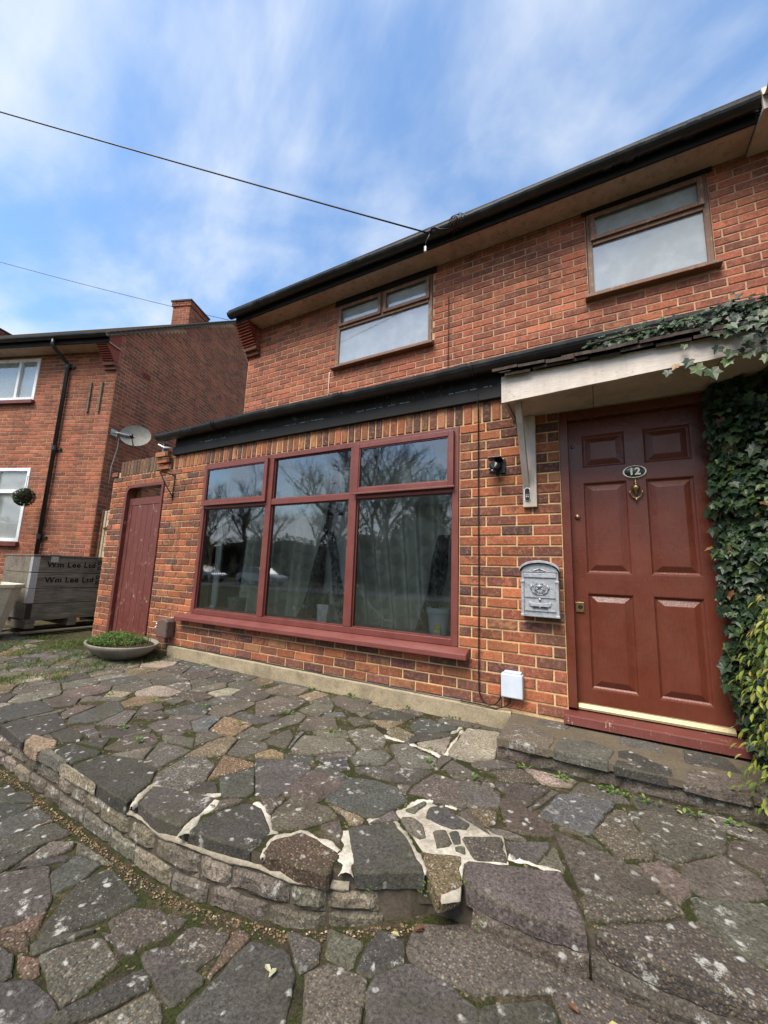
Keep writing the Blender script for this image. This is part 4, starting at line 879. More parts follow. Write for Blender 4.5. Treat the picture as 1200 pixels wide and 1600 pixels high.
# corbelled kneeler at the left end of the eaves
kn = MB()
for i in range(2): kn.box(-0.375+0.004*i, -0.115, 0.835-0.045*i, 0.90, 4.085+0.062*i, 4.085+0.062*i+0.05, jit((0.17, 0.06, 0.045), 0.2), 0.3)
kneeler = kn.build('corbel', 'brick_up', house, bevel=0.003)
for i in range(9):
    z = 4.212+0.0335*i; B(-0.385, -0.125-0.004*(i % 2), 0.775-0.0215*i, 0.90, z, z+0.018, (1, 1, 1)).build('corbel_tile', 'clay', kneeler)
B(-0.375, -0.135, 0.80, 0.90, 4.20, 4.51).build('corbel_mortar', 'mortar_up', kneeler)
# ---- single storey eaves
MB().box(-0.52, 3.72, -0.034, 0.004, 2.302, 2.408).build('fascia_board', 'black', house, bevel=0.004)
m = MB(); x = -0.50
while x < 3.72: m.box(x, min(3.72, x+0.9)-0.003, -0.018+rnd(-0.002, 0.002), 0.004, 2.411, 2.60); x += 0.9
m.build('upper_fascia_board', 'black_worn', house, bevel=0.002)
m = MB()
for i in range(90):
    x = -0.45+4.1*i/90+rnd(-.02, .02)
    if nz(x, 0, 2.2)+0.25*nz(x, 1, 11) > 0.0: m.box(x, x+rnd(0.008, 0.05), -0.0362+rnd(0, .001), -0.0335, 2.404+rnd(-.003, .002), 2.4105+rnd(0, 0.002))
m.build('peeling_edge', 'dish', house)
gutter_run('lower_gutter', -0.72, 5.1, -0.100, 2.566, 0.073, house, [0.32, 2.12, 3.35])
half_gutter(MB(), -0.735, -0.70, -0.100, 2.566, 0.077, 10, 0.06).build('gutter_end', 'gutter', house)
MB().box(-0.68, -0.655, -0.075, 0.0, 2.36, 2.47).tube([(-0.70, -0.12, 2.44), (-0.62, -0.09, 2.40), (-0.55, -0.04, 2.40)], 0.014, 6).build('gutter_arm', 'steel', house)
for r_ in range(7):
    y = -0.075+0.145*r_; z = 2.600+0.048*r_; x = -0.62+(0.08 if r_ % 2 else 0)
    m = MB()
    while x < 6.2:
        dz = rnd(-0.004, 0.004); m.add([(x, y, z+dz), (x+0.163, y, z+dz+rnd(-.003, .003)), (x+0.163, y+0.17, z+0.062), (x, y+0.17, z+0.062), (x, y, z-0.014), (x+0.163, y, z-0.014)], [(0, 1, 2, 3), (4, 5, 1, 0)]); x += 0.166
    m.build('roof_tile_course', 'tile', house)

# ---- porch canopy
can = MB()
n = 24
for i in range(n):     # front board, sagging a little
    a, b = lerp(3.70, 5.75, i/n), lerp(3.70, 5.75, (i+1)/n); za, zb = [0.055*(min(1, (x-3.7)/1.35))+0.003*nz(x, 0, 7) for x in (a, b)]; ta_, tb_ = [2.262-0.012*(x-3.7)+0.003*nz(x, 4, 9) for x in (a, b)]
    can.add([(a, -0.42, 2.075+za), (b, -0.42, 2.075+zb), (b, -0.42, tb_), (a, -0.42, ta_), (a, -0.395, 2.075+za), (b, -0.395, 2.075+zb), (b, -0.395, tb_), (a, -0.395, ta_)], [(0, 1, 2, 3), (0, 4, 5, 1), (3, 2, 6, 7), (5, 4, 7, 6)]+([(0, 3, 7, 4)] if i == 0 else []))
canopy = can.build('porch_canopy', 'white_board', house)
for a, b in ((3.722, 4.245), (4.249, 4.86), (4.864, 5.74)): MB().box(a, b, -0.394, 0.0, 2.118+rnd(-0.002, 0.002), 2.130).build('soffit_panel', 'white', canopy)
MB().add([(3.70, -0.394, 2.10), (3.70, 0.0, 2.10), (3.70, 0.0, 2.48), (3.70, -0.394, 2.262), (3.72, -0.394, 2.10), (3.72, 0.0, 2.10), (3.72, 0.0, 2.48), (3.72, -0.394, 2.262)], [(0, 1, 2, 3)[::-1], (4, 5, 6, 7), (0, 4, 5, 1), (0, 3, 7, 4)]).build('end_board', 'white', canopy)
for r_ in (-1, 0, 1, 2, 3):
    x = 3.655+(0.08 if r_ % 2 else 0)
    while x < 5.7:
        y = -0.475+0.115*max(0, r_)+(0.02 if r_ < 0 else 0); z = 2.296+0.058*r_+(0.034 if r_ < 0 else 0)-0.010*(x-3.7)+rnd(-0.006, 0.006); dx = rnd(-0.006, 0.006); yy = y+rnd(-0.012, 0.012); z2 = z+rnd(-0.006, 0.006)
        MB().add([(x+dx, yy, z), (x+0.162+dx, yy, z2), (x+0.162+dx, yy+0.20, z2+0.095), (x+dx, yy+0.20, z+0.095), (x+dx, yy, z-0.019), (x+0.162+dx, yy, z2-0.019), (x+0.162+dx, yy+0.2, z2+0.075), (x+dx, yy+0.2, z+0.075)], [(0, 1, 2, 3), (4, 5, 1, 0), (0, 3, 7, 4), (5, 6, 2, 1), (4, 7, 6, 5)]).build('roof_tile', 'tile', canopy)
        x += 0.167
MB().box(3.766, 3.862, -0.030, 0.0, 1.418, 2.112).build('bracket_post', 'white', canopy, bevel=0.004)
st = MB().add([(3.770, -0.032, 1.555), (3.812, -0.032, 1.555), (3.812, -0.352, 2.113), (3.770, -0.352, 2.113), (3.770, -0.032, 1.660), (3.812, -0.032, 1.660), (3.812, -0.285, 2.113), (3.770, -0.285, 2.113)], [(0, 1, 2, 3), (4, 7, 6, 5), (0, 3, 7, 4), (1, 5, 6, 2), (0, 4, 5, 1), (3, 2, 6, 7)])
st.build('bracket_strut', 'white', canopy, bevel=0.004)

# ---- front door
m = MB().box(4.022, 4.076, -0.006, 0.11, 0.086, 2.11).box(4.886, 4.948, -0.006, 0.11, 0.086, 2.11).box(4.077, 4.885, -0.005, 0.11, 2.045, 2.109)
m.box(4.060, 4.0755, 0.03, 0.048, 0.11, 2.04).build('door_frame', 'door_red', house, bevel=0.004)
m = MB().add([(3.995, -0.075, 0.004), (4.97, -0.075, 0.004), (4.97, -0.070, 0.055), (3.995, -0.070, 0.055), (3.995, 0.11, 0.084), (4.97, 0.11, 0.084), (3.995, 0.11, 0.004), (4.97, 0.11, 0.004)], [(0, 1, 2, 3), (3, 2, 5, 4), (0, 3, 4, 6), (1, 7, 5, 2)])
m.build('door_sill', 'old_red', house, bevel=0.005)
cols = ((4.157, 4.427), (4.525, 4.790)); rows = ((0.205, 0.826), (0.952, 1.588), (1.690, 1.935))
DW = Wall((0, 0.05, 0), (1, 0, 0))
m = slab(DW, 4.0765, 4.8855, 0.102, 2.043, 0.0, [(a, b, c, d) for a, b in cols for c, d in rows]); m.box(4.077, 4.885, 0.075, 0.094, 0.103, 2.042)
door = m.build('front_door', 'door_red', house)
for a, b in cols:
    for c, d in rows:
        vs = []; fs = []
        for ins, y in ((0, 0.05), (0.006, 0.051), (0.012, 0.060), (0.020, 0.066), (0.024, 0.0665), (0.058, 0.0515), (0.062, 0.0508)):
            vs += [(a+ins, y, c+ins), (b-ins, y, c+ins), (b-ins, y, d-ins), (a+ins, y, d-ins)]
        for r_ in range(6):
            for i in range(4): fs.append((r_*4+i, r_*4+(i+1) % 4, r_*4+4+(i+1) % 4, r_*4+4+i))
        fs.append((24, 25, 26, 27)); MB().add(vs, fs).build('panel', 'door_red', door)
MB().add([(4.08, 0.018, 0.092), (4.868, 0.018, 0.092), (4.868, 0.034, 0.112), (4.08, 0.034, 0.112), (4.08, 0.048, 0.115), (4.868, 0.048, 0.115), (4.08, 0.018, 0.080), (4.868, 0.018, 0.080)], [(0, 1, 2, 3), (3, 2, 5, 4), (6, 7, 1, 0)]).build('weather_strip', 'silver', door)
pl = MB().lathe([(0.0, 0.036), (0.060, 0.036), (0.064, 0.039), (0.066, 0.05)], 4.470, 1.637, 32, 1.0, 0.62, axis='y').build('number_plate', 'plastic_black', door, smooth=True)
MB().lathe([(0.0575, 0.0355), (0.0585, 0.033), (0.063, 0.033), (0.066, 0.037), (0.067, 0.05)], 4.470, 1.637, 32, 1.03, 0.65, axis='y').build('plate_rim', 'cream', door, smooth=True)
text('12', 'door_number', 0.066, 'cream', Matrix.Translation((4.470, 0.0345, 1.637)) @ Matrix.Rotation(R(90), 4, 'X'), door, 0.0022, 1.05)
MB().lathe([(0.0, 1.588), (0.006, 1.585), (0.004, 1.572), (0.010, 1.566), (0.004, 1.558), (0.012, 1.548), (0.024, 1.535), (0.024, 1.520), (0.014, 1.500), (0.006, 1.490), (0.008, 1.482), (0.0, 1.478)], 4.472, 0.034, 14).build('knocker', 'brass', door, smooth=True)
MB().tube([(4.472+0.036*math.cos(t), 0.030-0.006*math.sin(t), 1.507+0.05*math.sin(t)) for t in [math.pi*(1.0+i/12) for i in range(13)]], 0.0055, 7).tube([(4.472, 0.028, 1.458), (4.472, 0.030, 1.425)], [0.009, 0.003], 7).build('knocker_ring', 'brass', door, smooth=True)
MB().lathe([(0.0, 0.036), (0.010, 0.037), (0.013, 0.043), (0.013, 0.05)], 4.102, 1.858, 16, axis='y').build('spyhole', 'brass', door, smooth=True)
MB().lathe([(0.0, 0.035), (0.015, 0.036), (0.018, 0.042), (0.018, 0.05)], 4.118, 1.345, 18, axis='y').build('door_lock', 'brass', door, smooth=True)
kp = B(4.084, 4.136, 0.040, 0.0495, 0.693, 0.760).build('lock_plate', 'brass', door, bevel=0.002)
MB().lathe([(0.0, 0.0385), (0.014, 0.0385), (0.015, 0.040)], 4.112, 0.728, 16, axis='y').build('key_hole', 'plastic_black', kp)

# ---- side door in the yard wall
m = MB()
pth = [(-1.535, -0.13), (-1.535, 1.88), (-1.515, 1.94), (-1.47, 1.978), (-1.40, 1.984), (-0.665, 1.984), (-0.665, -0.13)]
inn = [(-1.485, -0.13), (-1.485, 1.86), (-1.47, 1.905), (-1.44, 1.93), (-1.40, 1.938), (-0.705, 1.938), (-0.705, -0.13)]
vs = []
for y in (-0.012, 0.12):
    for a, b in ((pth, y), (inn, y)): vs += [(x, b, z) for x, z in a]
n = len(pth); fs = []
for i in range(n-1): fs += [(i, i+1, n+i+1, n+i), (n+i, n+i+1, 3*n+i+1, 3*n+i), (i, 2*n+i, 2*n+i+1, i+1)]
m.add(vs, fs).build('side_door_frame', 'old_red', house, bevel=0.004)
sd_ = MB().box(-1.478, -0.712, 0.052, 0.092, -0.11, 1.80).build('side_door', 'old_red', house, bevel=0.003)
for i in range(5): B(-1.40+0.124*i, -1.40+0.124*(i+1)-0.004, 0.040, 0.0515, -0.10, 1.70).build('door_board', 'old_red', sd_, bevel=0.003)
B(-1.478, -0.712, 0.036, 0.0515, 1.703, 1.80).build('door_rail', 'old_red', sd_, bevel=0.003); B(-1.478, -1.404, 0.036, 0.0515, -0.10, 1.70).build('door_stile', 'old_red', sd_, bevel=0.003)
B(-0.745, -0.715, 0.018, 0.036, 0.98, 1.08).build('door_latch', 'steel', sd_)

# ---- house next door, joined on at the right
adj = empty('adjoining_house', 'pale plastic eaves of the adjoining house at the top right corner', 'house', loc=(6.5, 0.7, 4.5))
MB().box(5.475, 9.5, 0.50, 0.879, 4.478, 4.506).build('soffit', 'white', adj)
MB().box(5.475, 9.5, 0.478, 0.499, 4.470, 4.66).build('fascia', 'white', adj)
gutter_run('gutter', 5.476, 9.5, 0.412, 4.625, 0.065, adj, [5.53], 'white')
s_ = MB()
for i in range(40):
    y = 0.36+0.105*i; z = 4.70+0.0765*i; s_.add([(7.605, y, z), (12, y, z), (12, y+0.12, z+0.084), (7.605, y+0.12, z+0.084)], [(0, 1, 2, 3)])
s_.build('roof', 'tile', adj)
AW = Wall((0, 0.88, 0), (1, 0, 0)); lb = lay(AW, 7.6, 9.5, -0.2, 4.47, 0.095, col_up, zoff=0.01); m = MB()
for q in lb: m.add(*q)
m.build('brickwork', 'brick_up', adj, kind='stuff'); MB().box(7.601, 9.5, 0.888, 5.0, -0.2, 4.47).build('wall', 'mortar_up', adj)

# ------------------------------------------------------------------ the neighbouring house
TH = R(20); N0 = Vector((-3.95, 0.77, 0)); FD = Vector((-math.cos(TH), -math.sin(TH), 0)); GD = Vector((-math.sin(TH), math.cos(TH), 0))
nb = empty('neighbour_house', 'red brick neighbouring house with tall blank side wall and chimney', 'house', loc=(-5.5, 0.6, -0.12))
NW = Wall(N0, -FD); GW = Wall(N0, GD)            # front: s runs to 0 at the corner; side: s runs back from 0
UWN = (-3.4, -1.80, 4.06, 5.01); LWN = (-3.4, -1.57, 1.20, 2.69)
nfront = lay(NW, -4.6, 0.0, -0.2, 5.09, 0.0, col_nb, [UWN, LWN], zoff=0.012)
VS = 0.754
nside = lay(GW, 0.0, 6.4, 0.3, 8.6, 0.113, col_nb, zoff=0.012, topf=None)
RZ = lambda s_: 5.495+VS*min(s_, 7.7-s_)
nside = [b for b in nside if max(v[2] for v in b[0]) < min(RZ((Vector(v)-N0).dot(GD)) for v in b[0])]
nsort = sorted([(vis_area(b), i) for i, b in enumerate(nfront)], reverse=True)[:300]; nset = {i for _, i in nsort}
nwall = slab(NW, -9.6, 0.0, -0.3, 5.1, -0.006, [UWN, LWN]).build('front_wall', 'mortar_up', nb)
swall = MB().add([GW.P(s_, z, -0.006) for s_, z in ((0, -0.3), (6.4, -0.3), (6.4, RZ(6.4)-0.03), (3.85, RZ(3.85)-0.03), (0, 5.465))], [(0, 1, 2, 3, 4)]).build('side_wall', 'mortar_up', nb)
emit_bricks(nfront, 'brick_up', nset, nb, nwall).build('front_brickwork', 'brick_up', nb, kind='stuff')
m = MB()
for q in nside: m.add(*q)
m.build('side_brickwork', 'brick_up', nb, kind='stuff')
NF = lambda s_, y, z: NW.P(s_, z, -y)            # y measured into the house
def nbox(a, b, y0, y1, z0, z1): return MB().box(a, b, y0, y1, z0, z1, fr=NF)
nbox(-4.6, 0.05, -0.30, -0.01, 5.072, 5.09).build('soffit', 'soffit', nb)
nbox(-4.6, 0.06, -0.325, -0.301, 5.065, 5.22).build('fascia', 'black', nb)
m = MB()
pr = [(-0.385+0.06*math.cos(math.pi+math.pi*i/8), 5.205+0.06*math.sin(math.pi+math.pi*i/8)) for i in range(9)]
m.sweep(pr+[(y, z+0.004) for y, z in pr[::-1]], -4.6, 0.08, fr=NF).build('gutter', 'gutter', nb)
def roofpt(s_, t, dz=0): return NW.P(s_, 5.235+VS*t+dz, 0.36-t)   # t metres back from the gutter line
for i in range(36):
    t = 0.118*i; q = [roofpt(-9.6, t, 0.02), roofpt(0.10, t, 0.02), roofpt(0.10, t+0.135, 0.008), roofpt(-9.6, t+0.135, 0.008), roofpt(-9.6, t, 0.0), roofpt(0.10, t, 0.0), roofpt(0.10, t+0.135, -0.02)]
    MB().add(q, [(0, 1, 2, 3), (4, 5, 1, 0), (5, 6, 2, 1)]).build('roof_tile_course', 'tile', nb)
MB().add([roofpt(0.062, -0.02, -0.02), roofpt(0.062, 4.3, -0.02), roofpt(0.062, 4.3, -0.075), roofpt(0.062, -0.02, -0.075), roofpt(0.0, -0.02, -0.02), roofpt(0.0, 4.3, -0.02), roofpt(0.0, 4.3, -0.075), roofpt(0.0, -0.02, -0.075)], [(0, 1, 2, 3), (3, 2, 6, 7), (0, 3, 7, 4)]).build('verge', 'verge', nb)
MB().add([roofpt(-9.6, 4.2, 0), roofpt(0.10, 4.2, 0), roofpt(0.1, 4.2, 0)+GD*4-Vector((0, 0, 4*VS)), roofpt(-9.6, 4.2, 0)+GD*4-Vector((0, 0, 4*VS))], [(0, 1, 2, 3)]).build('back_roof', 'tile', nb)
k2 = MB()
for i in range(2): k2.box(-0.25, 0.006, -0.05-0.045*i, 0.05, 4.66+0.075*i, 4.66+0.075*i+0.062, jit((0.16, 0.06, 0.045), 0.2), 0.3, fr=NF)
kb = k2.build('corbel', 'brick_up', nb, bevel=0.003)
for i in range(8): nbox(-0.24, 0.008, -0.125-0.026*i, 0.05, 4.82+0.033*i, 4.82+0.033*i+0.018).build('corbel_tile', 'clay', kb)
nbox(-0.23, 0.004, -0.09, 0.05, 4.81, 5.07).build('corbel_mortar', 'mortar_up', kb)
MB().add([GW.P(-0.33, 5.08, 0.0095), GW.P(-0.10, 4.81, 0.0095), GW.P(0.0, 4.80, 0.0095), GW.P(0.0, 5.46, 0.0095), GW.P(-0.28, 5.24, 0.0095)], [(0, 1, 2, 3, 4)]).build('corbel_cheek', 'clay', kb)
v_ = B(0, 1, 0, 1, 0, 1).v; m = MB()
for i in range(5):
    for j in range(3): m.box(0.66+0.042*i, 0.66+0.042*i+0.03, -0.016, 0.0, 4.87+0.04*j, 4.87+0.04*j+0.028, fr=lambda s_, y, z: GW.P(s_, z, -y))
m.build('air_brick', 'clay', nb)
def nwin(x0, x1, z0, z1, bars):
    m = frame_mesh(MB(), x0, x1, z0, z1, 0.065, -0.012, 0.06); 
    for b in bars: m.box(*b)
    m.v = [tuple(NF(*p)) for p in m.v]; wd = m.build('window', 'upvc', nb, bevel=0.004)
    MB().add([NF(x0+0.05, 0.03, z0+0.05), NF(x1-0.05, 0.03, z0+0.05), NF(x1-0.05, 0.03, z1-0.05), NF(x0+0.05, 0.03, z1-0.05)], [(0, 1, 2, 3)]).build('pane', 'glass_nb', wd)
    n = 60; m = MB(); vs = []
    for i in range(n+1):
        s_ = lerp(x0, x1, i/n); y = 0.14+0.02*math.sin(s_*70)+0.012*math.sin(s_*31); vs += [NF(s_, y, z0), NF(s_, y, z1)]
    m.add(vs, [(2*i, 2*i+2, 2*i+3, 2*i+1) for i in range(n)]).build('net_curtain', 'net', wd, smooth=True)
    nbox(x0-0.03, x1+0.03, -0.07, 0.0, z0-0.085, z0-0.012).build('sill', 'maroon', wd, bevel=0.004)
    nbox(x0, x1, 0.3, 0.32, z0-0.1, z1+0.1).build('interior_wall', 'room', wd)
    return wd
nwin(-3.4, -1.80, 4.10, 5.005, [(-2.30, -2.24, -0.010, 0.055, 4.16, 4.945)])
wl = nwin(-3.4, -1.575, 1.24, 2.685, [(-2.36, -2.30, -0.010, 0.055, 1.30, 2.62), (-2.299, -1.64, -0.010, 0.055, 2.18, 2.25)])
cs = frame_mesh(MB(), -2.30, -1.645, 1.29, 2.19, 0.055, -0.02, 0.02)      # opening casement, swung out
A_ = R(-32); 
cs.v = [tuple(NF(-2.30+(p[0]+2.30)*math.cos(A_)-p[1]*math.sin(A_)*-1, -0.02+(p[0]+2.30)*math.sin(A_)+p[1]*math.cos(A_), p[2])) for p in cs.v]
co = cs.build('open_casement', 'upvc', wl, bevel=0.004)
m = MB()
m.tube([NF(-1.10, -0.385, 5.16), NF(-1.10, -0.385, 5.04), NF(-1.09, -0.33, 4.97), NF(-1.07, -0.09, 4.83), NF(-1.065, -0.055, 4.77), NF(-1.065, -0.055, -0.1)], 0.036, 12)
dp = m.build('downpipe', 'gutter', nb, smooth=True)
for z in (4.72, 3.02, 1.3): MB().tube([NF(-1.065, -0.055, z), NF(-1.065, -0.055, z+0.09)], 0.046, 12).box(-1.13, -0.95, -0.035, 0.0, z+0.01, z+0.05, fr=NF).build('pipe_clip', 'gutter', dp)
def chimney(name, a, b, t0, t1, z0, z1):
    """a..b across the front, t0..t1 going back from the front wall"""
    W1 = Wall(N0+GD*t0-FD*b, -FD); W1.o = N0+GD*t0; m = MB(); W2 = Wall(N0-FD*b+GD*t0, GD)
    for zz, d in ((None, 0),):
        for q in lay(W1, a, b, z0, z1-0.15, a, col_up): m.add(*q)
        for q in lay(W2, 0, t1-t0, z0, z1-0.15, 0.1, col_up): m.add(*q)
        for q in lay(W1, a-0.03, b+0.03, z1-0.15, z1, a, col_up, d0=0.03): m.add(*q)
        for q in lay(W2, -0.03, t1-t0+0.03, z1-0.15, z1, 0.1, col_up, d0=0.03): m.add(*q)
    c = m.build(name, 'brick_up', nb)
    fr = lambda s_, y, z: N0-FD*s_+GD*(t0+y)+Vector((0, 0, z))
    MB().box(a, b-0.006, 0.006, t1-t0, z0, z1-0.004, fr=fr).build('chimney_core', 'mortar_up', c); MB().box(a-0.05, b+0.05, -0.05, t1-t0+0.05, z1, z1+0.05, fr=fr).build('chimney_cap', 'tile', c)
chimney('chimney', -1.65, -1.08, 3.2, 4.05, 7.2, 8.66)
chimney('far_chimney', -9.2, -8.3, 3.4, 4.3, 7.2, 8.45)
for s_, tx in ((-0.51, 'b'), (-0.265, 'b')): nbox(s_-0.02, s_+0.02, -0.03, 0.0, 3.80, 4.415).build('timber_batten', 'pallet', nb)
MB().box(-4.6, -0.05, 0.05, 0.06, -0.3, 1.1, fr=NF).build('back_fill', 'room', nb)
# ------------------------------------------------------------------ things on and by the walls
def T(o, label, cat, group=None, kind=None):
    o['label'] = label; o['category'] = cat
    if group: o['group'] = group
    if kind: o['kind'] = kind
    return o
# letter box
mb = empty('letter_box', 'grey cast metal letter box with embossed crest beside the front door', 'letter box', loc=(3.872, -0.05, 0.65))
arc = [(3.872+0.128*math.cos(t), 0.965+0.062*math.sin(t)) for t in [math.pi*i/14 for i in range(15)]]
body = [(3.750, 0.650), (3.994, 0.650)]+[(3.990, 0.955)]+[(3.872+0.118*math.cos(t), 0.955+0.055*math.sin(t)) for t in [math.pi*i/12 for i in range(13)]][1:-1]+[(3.754, 0.955)]
def yprism(m, poly, y0, y1):
    n = len(poly); m.add([(x, y0, z) for x, z in poly]+[(x, y1, z) for x, z in poly], [tuple(range(n)), tuple(range(n, 2*n))[::-1]]+[(i, n+i, n+(i+1) % n, (i+1) % n) for i in range(n)]); return m
yprism(MB(), body, -0.085, -0.002).build('body', 'grey_metal', mb, bevel=0.004)
yprism(MB(), [(x, z+0.004) for x, z in arc]+[(x, z-0.012) for x, z in arc[::-1]], -0.105, -0.002).build('lid_moulding', 'grey_metal', mb, bevel=0.003)
MB().box(3.768, 3.978, -0.094, -0.086, 0.915, 0.945).build('slot_flap', 'grey_metal', mb, bevel=0.002); MB().box(3.764, 3.982, -0.0865, -0.0855, 0.945, 0.951).build('slot', 'plastic_black', mb)
for x in (3.752, 3.974): MB().box(x, x+0.018, -0.095, -0.086, 0.66, 0.88).box(x-0.004, x+0.022, -0.100, -0.086, 0.88, 0.895).box(x-0.004, x+0.022, -0.1, -0.086, 0.652, 0.668).build('column', 'grey_metal', mb, bevel=0.002)
MB().box(3.775, 3.970, -0.092, -0.0862, 0.780, 0.786).box(3.775, 3.970, -0.092, -0.0862, 0.690, 0.695).build('panel_edge', 'grey_metal', mb)
c = MB()
for k in range(3): c.tube([(3.872+(0.046-0.012*k)*math.sin(t)*1.0, -0.088, 0.838-(0.038-0.010*k)*math.cos(t)) for t in [math.pi*2*i/20 for i in range(21)]], 0.0035, 6)
c.box(3.856, 3.888, -0.094, -0.087, 0.845, 0.868).box(3.848, 3.896, -0.092, -0.087, 0.872, 0.878)
for sx in (-1, 1): c.tube([(3.872+sx*0.05, -0.089, 0.866), (3.872+sx*0.058, -0.089, 0.845), (3.872+sx*0.045, -0.089, 0.82), (3.872+sx*0.02, -0.089, 0.803)], 0.006, 6).tube([(3.872+sx*0.01, -0.09, 0.845), (3.872+sx*0.03, -0.09, 0.83), (3.872+sx*0.012, -0.09, 0.815)], 0.004, 6)
c.build('crest', 'grey_metal', mb, smooth=True)
yprism(MB(), [(3.800, 0.752), (3.806, 0.724), (3.835, 0.714), (3.909, 0.714), (3.938, 0.724), (3.944, 0.752), (3.925, 0.745), (3.872, 0.740), (3.819, 0.745)], -0.094, -0.086).build('newspaper_plate', 'grey_metal', mb, bevel=0.002)
MB().box(3.825, 3.866, -0.0955, -0.0945, 0.713, 0.722).box(3.878, 3.919, -0.0955, -0.0945, 0.713, 0.722).build('plate_slot', 'plastic_black', mb)
MB().lathe([(0, -0.094), (0.008, -0.094), (0.010, -0.086)], 3.872, 0.768, 14, axis='y').build('lock', 'steel', mb, smooth=True)
MB().tube([(3.872, -0.09, 0.985), (3.872, -0.09, 0.972)], 0.007, 8).tube([(3.835, -0.088, 0.962), (3.872, -0.088, 0.975), (3.909, -0.088, 0.962)], 0.004, 6).build('finial', 'grey_metal', mb)
# security camera
sc = empty('security_camera', 'small black security camera on the brick wall beside the canopy bracket', 'camera', loc=(3.585, -0.03, 1.75))
B(3.560, 3.640, -0.022, 0.0, 1.690, 1.808).build('mount_plate', 'plastic_black', sc, bevel=0.006)
MB().tube([(3.585, -0.022, 1.757), (3.570, -0.09, 1.735), (3.566, -0.10, 1.70)], [0.034, 0.036, 0.03], 14).build('camera_body', 'plastic_black', sc, smooth=True)
MB().tube([(3.566, -0.10, 1.705), (3.563, -0.115, 1.668)], [0.022, 0.019], 14).build('lens', 'dark_glass', sc, smooth=True); B(3.525, 3.625, -0.115, -0.02, 1.792, 1.802).build('hood', 'plastic_black', sc, bevel=0.003)
# doorbell
db = empty('doorbell', 'black video doorbell on the foot of the white canopy bracket', 'doorbell', loc=(3.800, -0.035, 1.5))
ov = [(3.798+0.017*math.cos(t), 1.512+0.017*math.sin(t)+(0.028 if math.sin(t) > 0 else -0.028)) for t in [2*math.pi*i/24 for i in range(24)]]
yprism(MB(), ov, -0.046, -0.0305).build('body', 'plastic_black', db, bevel=0.003)
yprism(MB(), [(3.798+(x-3.798)*1.25, 1.512+(z-1.512)*1.1) for x, z in ov], -0.036, -0.0302).build('backplate', 'upvc', db)
for x, z in ((3.792, 1.505), (3.804, 1.505), (3.792, 1.492), (3.804, 1.492)): MB().lathe([(0, -0.0475), (0.0032, -0.0475), (0.0036, -0.046)], x, z, 8, axis='y').build('light_dot', 'paper', db)
MB().lathe([(0, -0.0475), (0.010, -0.0475), (0.012, -0.046)], 3.798, 1.538, 14, axis='y').build('lens', 'dark_glass', db)
# utility box and cables
ub = empty('junction_box', 'square pale grey junction box low on the wall beside the front door', 'junction box', loc=(3.672, -0.03, 0.1))
B(3.600, 3.745, -0.062, -0.001, 0.092, 0.248).build('cover', 'grey_plastic', ub, bevel=0.007); B(3.62, 3.735, -0.055, -0.001, 0.2485, 0.262).build('top_clip', 'grey_plastic', ub, bevel=0.003); B(3.590, 3.602, -0.03, -0.001, 0.10, 0.22).build('gland', 'plastic_black', ub)
T(MB().tube([(3.432, -0.036, 2.36), (3.433, -0.04, 2.30), (3.433, -0.012, 2.25), (3.432, -0.010, 1.6), (3.435, -0.010, 0.9), (3.433, -0.012, 0.20), (3.437, -0.014, 0.08), (3.46, -0.016, 0.03), (3.51, -0.020, 0.008), (3.55, -0.022, 0.02), (3.585, -0.025, 0.06), (3.597, -0.025, 0.12)], 0.0050, 7).build('cable', 'cable', smooth=True), 'thin black cable dropping down the brick wall right of the wide window', 'cable')
T(MB().tube([(3.66, -0.03, 0.092), (3.655, -0.03, 0.05), (3.62, -0.025, 0.02), (3.56, -0.03, -0.002), (3.45, -0.03, 0.004), (3.3, -0.028, 0.004)], 0.0045, 7).build('cable', 'cable', smooth=True), 'short black cable curling out under the grey junction box', 'cable')
T(MB().tube([(1.22, 0.868, 3.50), (1.225, 0.866, 3.2), (1.21, 0.866, 3.13), (1.10, 0.866, 3.06), (1.0, 0.86, 3.02)], 0.006, 6).build('cable', 'cable_w', smooth=True), 'pale cable under the left upper window', 'cable')
T(MB().tube([(2.86, 0.866, 4.05), (2.862, 0.866, 3.6), (2.86, 0.866, 3.1)], 0.004, 5).build('cable', 'cable', smooth=True), 'thin dark cable on the wall between the two upper windows', 'cable')
# brown box by the window, tap, iron bracket
tp = empty('tap_cover', 'brown plastic tap cover low on the wall left of the wide window', 'cover', loc=(-0.21, -0.06, 0.08))
yprism(MB(), [(-0.300, 0.082), (-0.112, 0.082), (-0.112, 0.262), (-0.135, 0.292), (-0.225, 0.296), (-0.300, 0.268)], -0.115, -0.004).build('shell', 'tap_brown', tp, bevel=0.015)
tap = empty('garden_tap', 'small white tap on the stained bricks left of the brown cover', 'tap', loc=(-0.38, -0.03, 0.17))
MB().tube([(-0.39, 0.0, 0.185), (-0.39, -0.06, 0.185), (-0.39, -0.075, 0.16)], 0.010, 8).build('spout', 'steel', tap, smooth=True); MB().tube([(-0.39, -0.04, 0.185), (-0.39, -0.04, 0.215)], 0.007, 8).box(-0.42, -0.36, -0.046, -0.034, 0.212, 0.222).build('handle', 'paper', tap)
T(MB().tube([(-0.14, -0.05, 0.30), (-0.08, -0.02, 0.335), (0.02, -0.012, 0.36), (0.08, -0.01, 0.378)], 0.006, 6).build('cable', 'cable_w', smooth=True), 'pale cable from the window sill corner to the brown tap cover', 'cable')
ib = empty('hanging_bracket', 'rusty iron hanging basket bracket left of the wide window', 'bracket', loc=(-0.35, -0.1, 1.9))
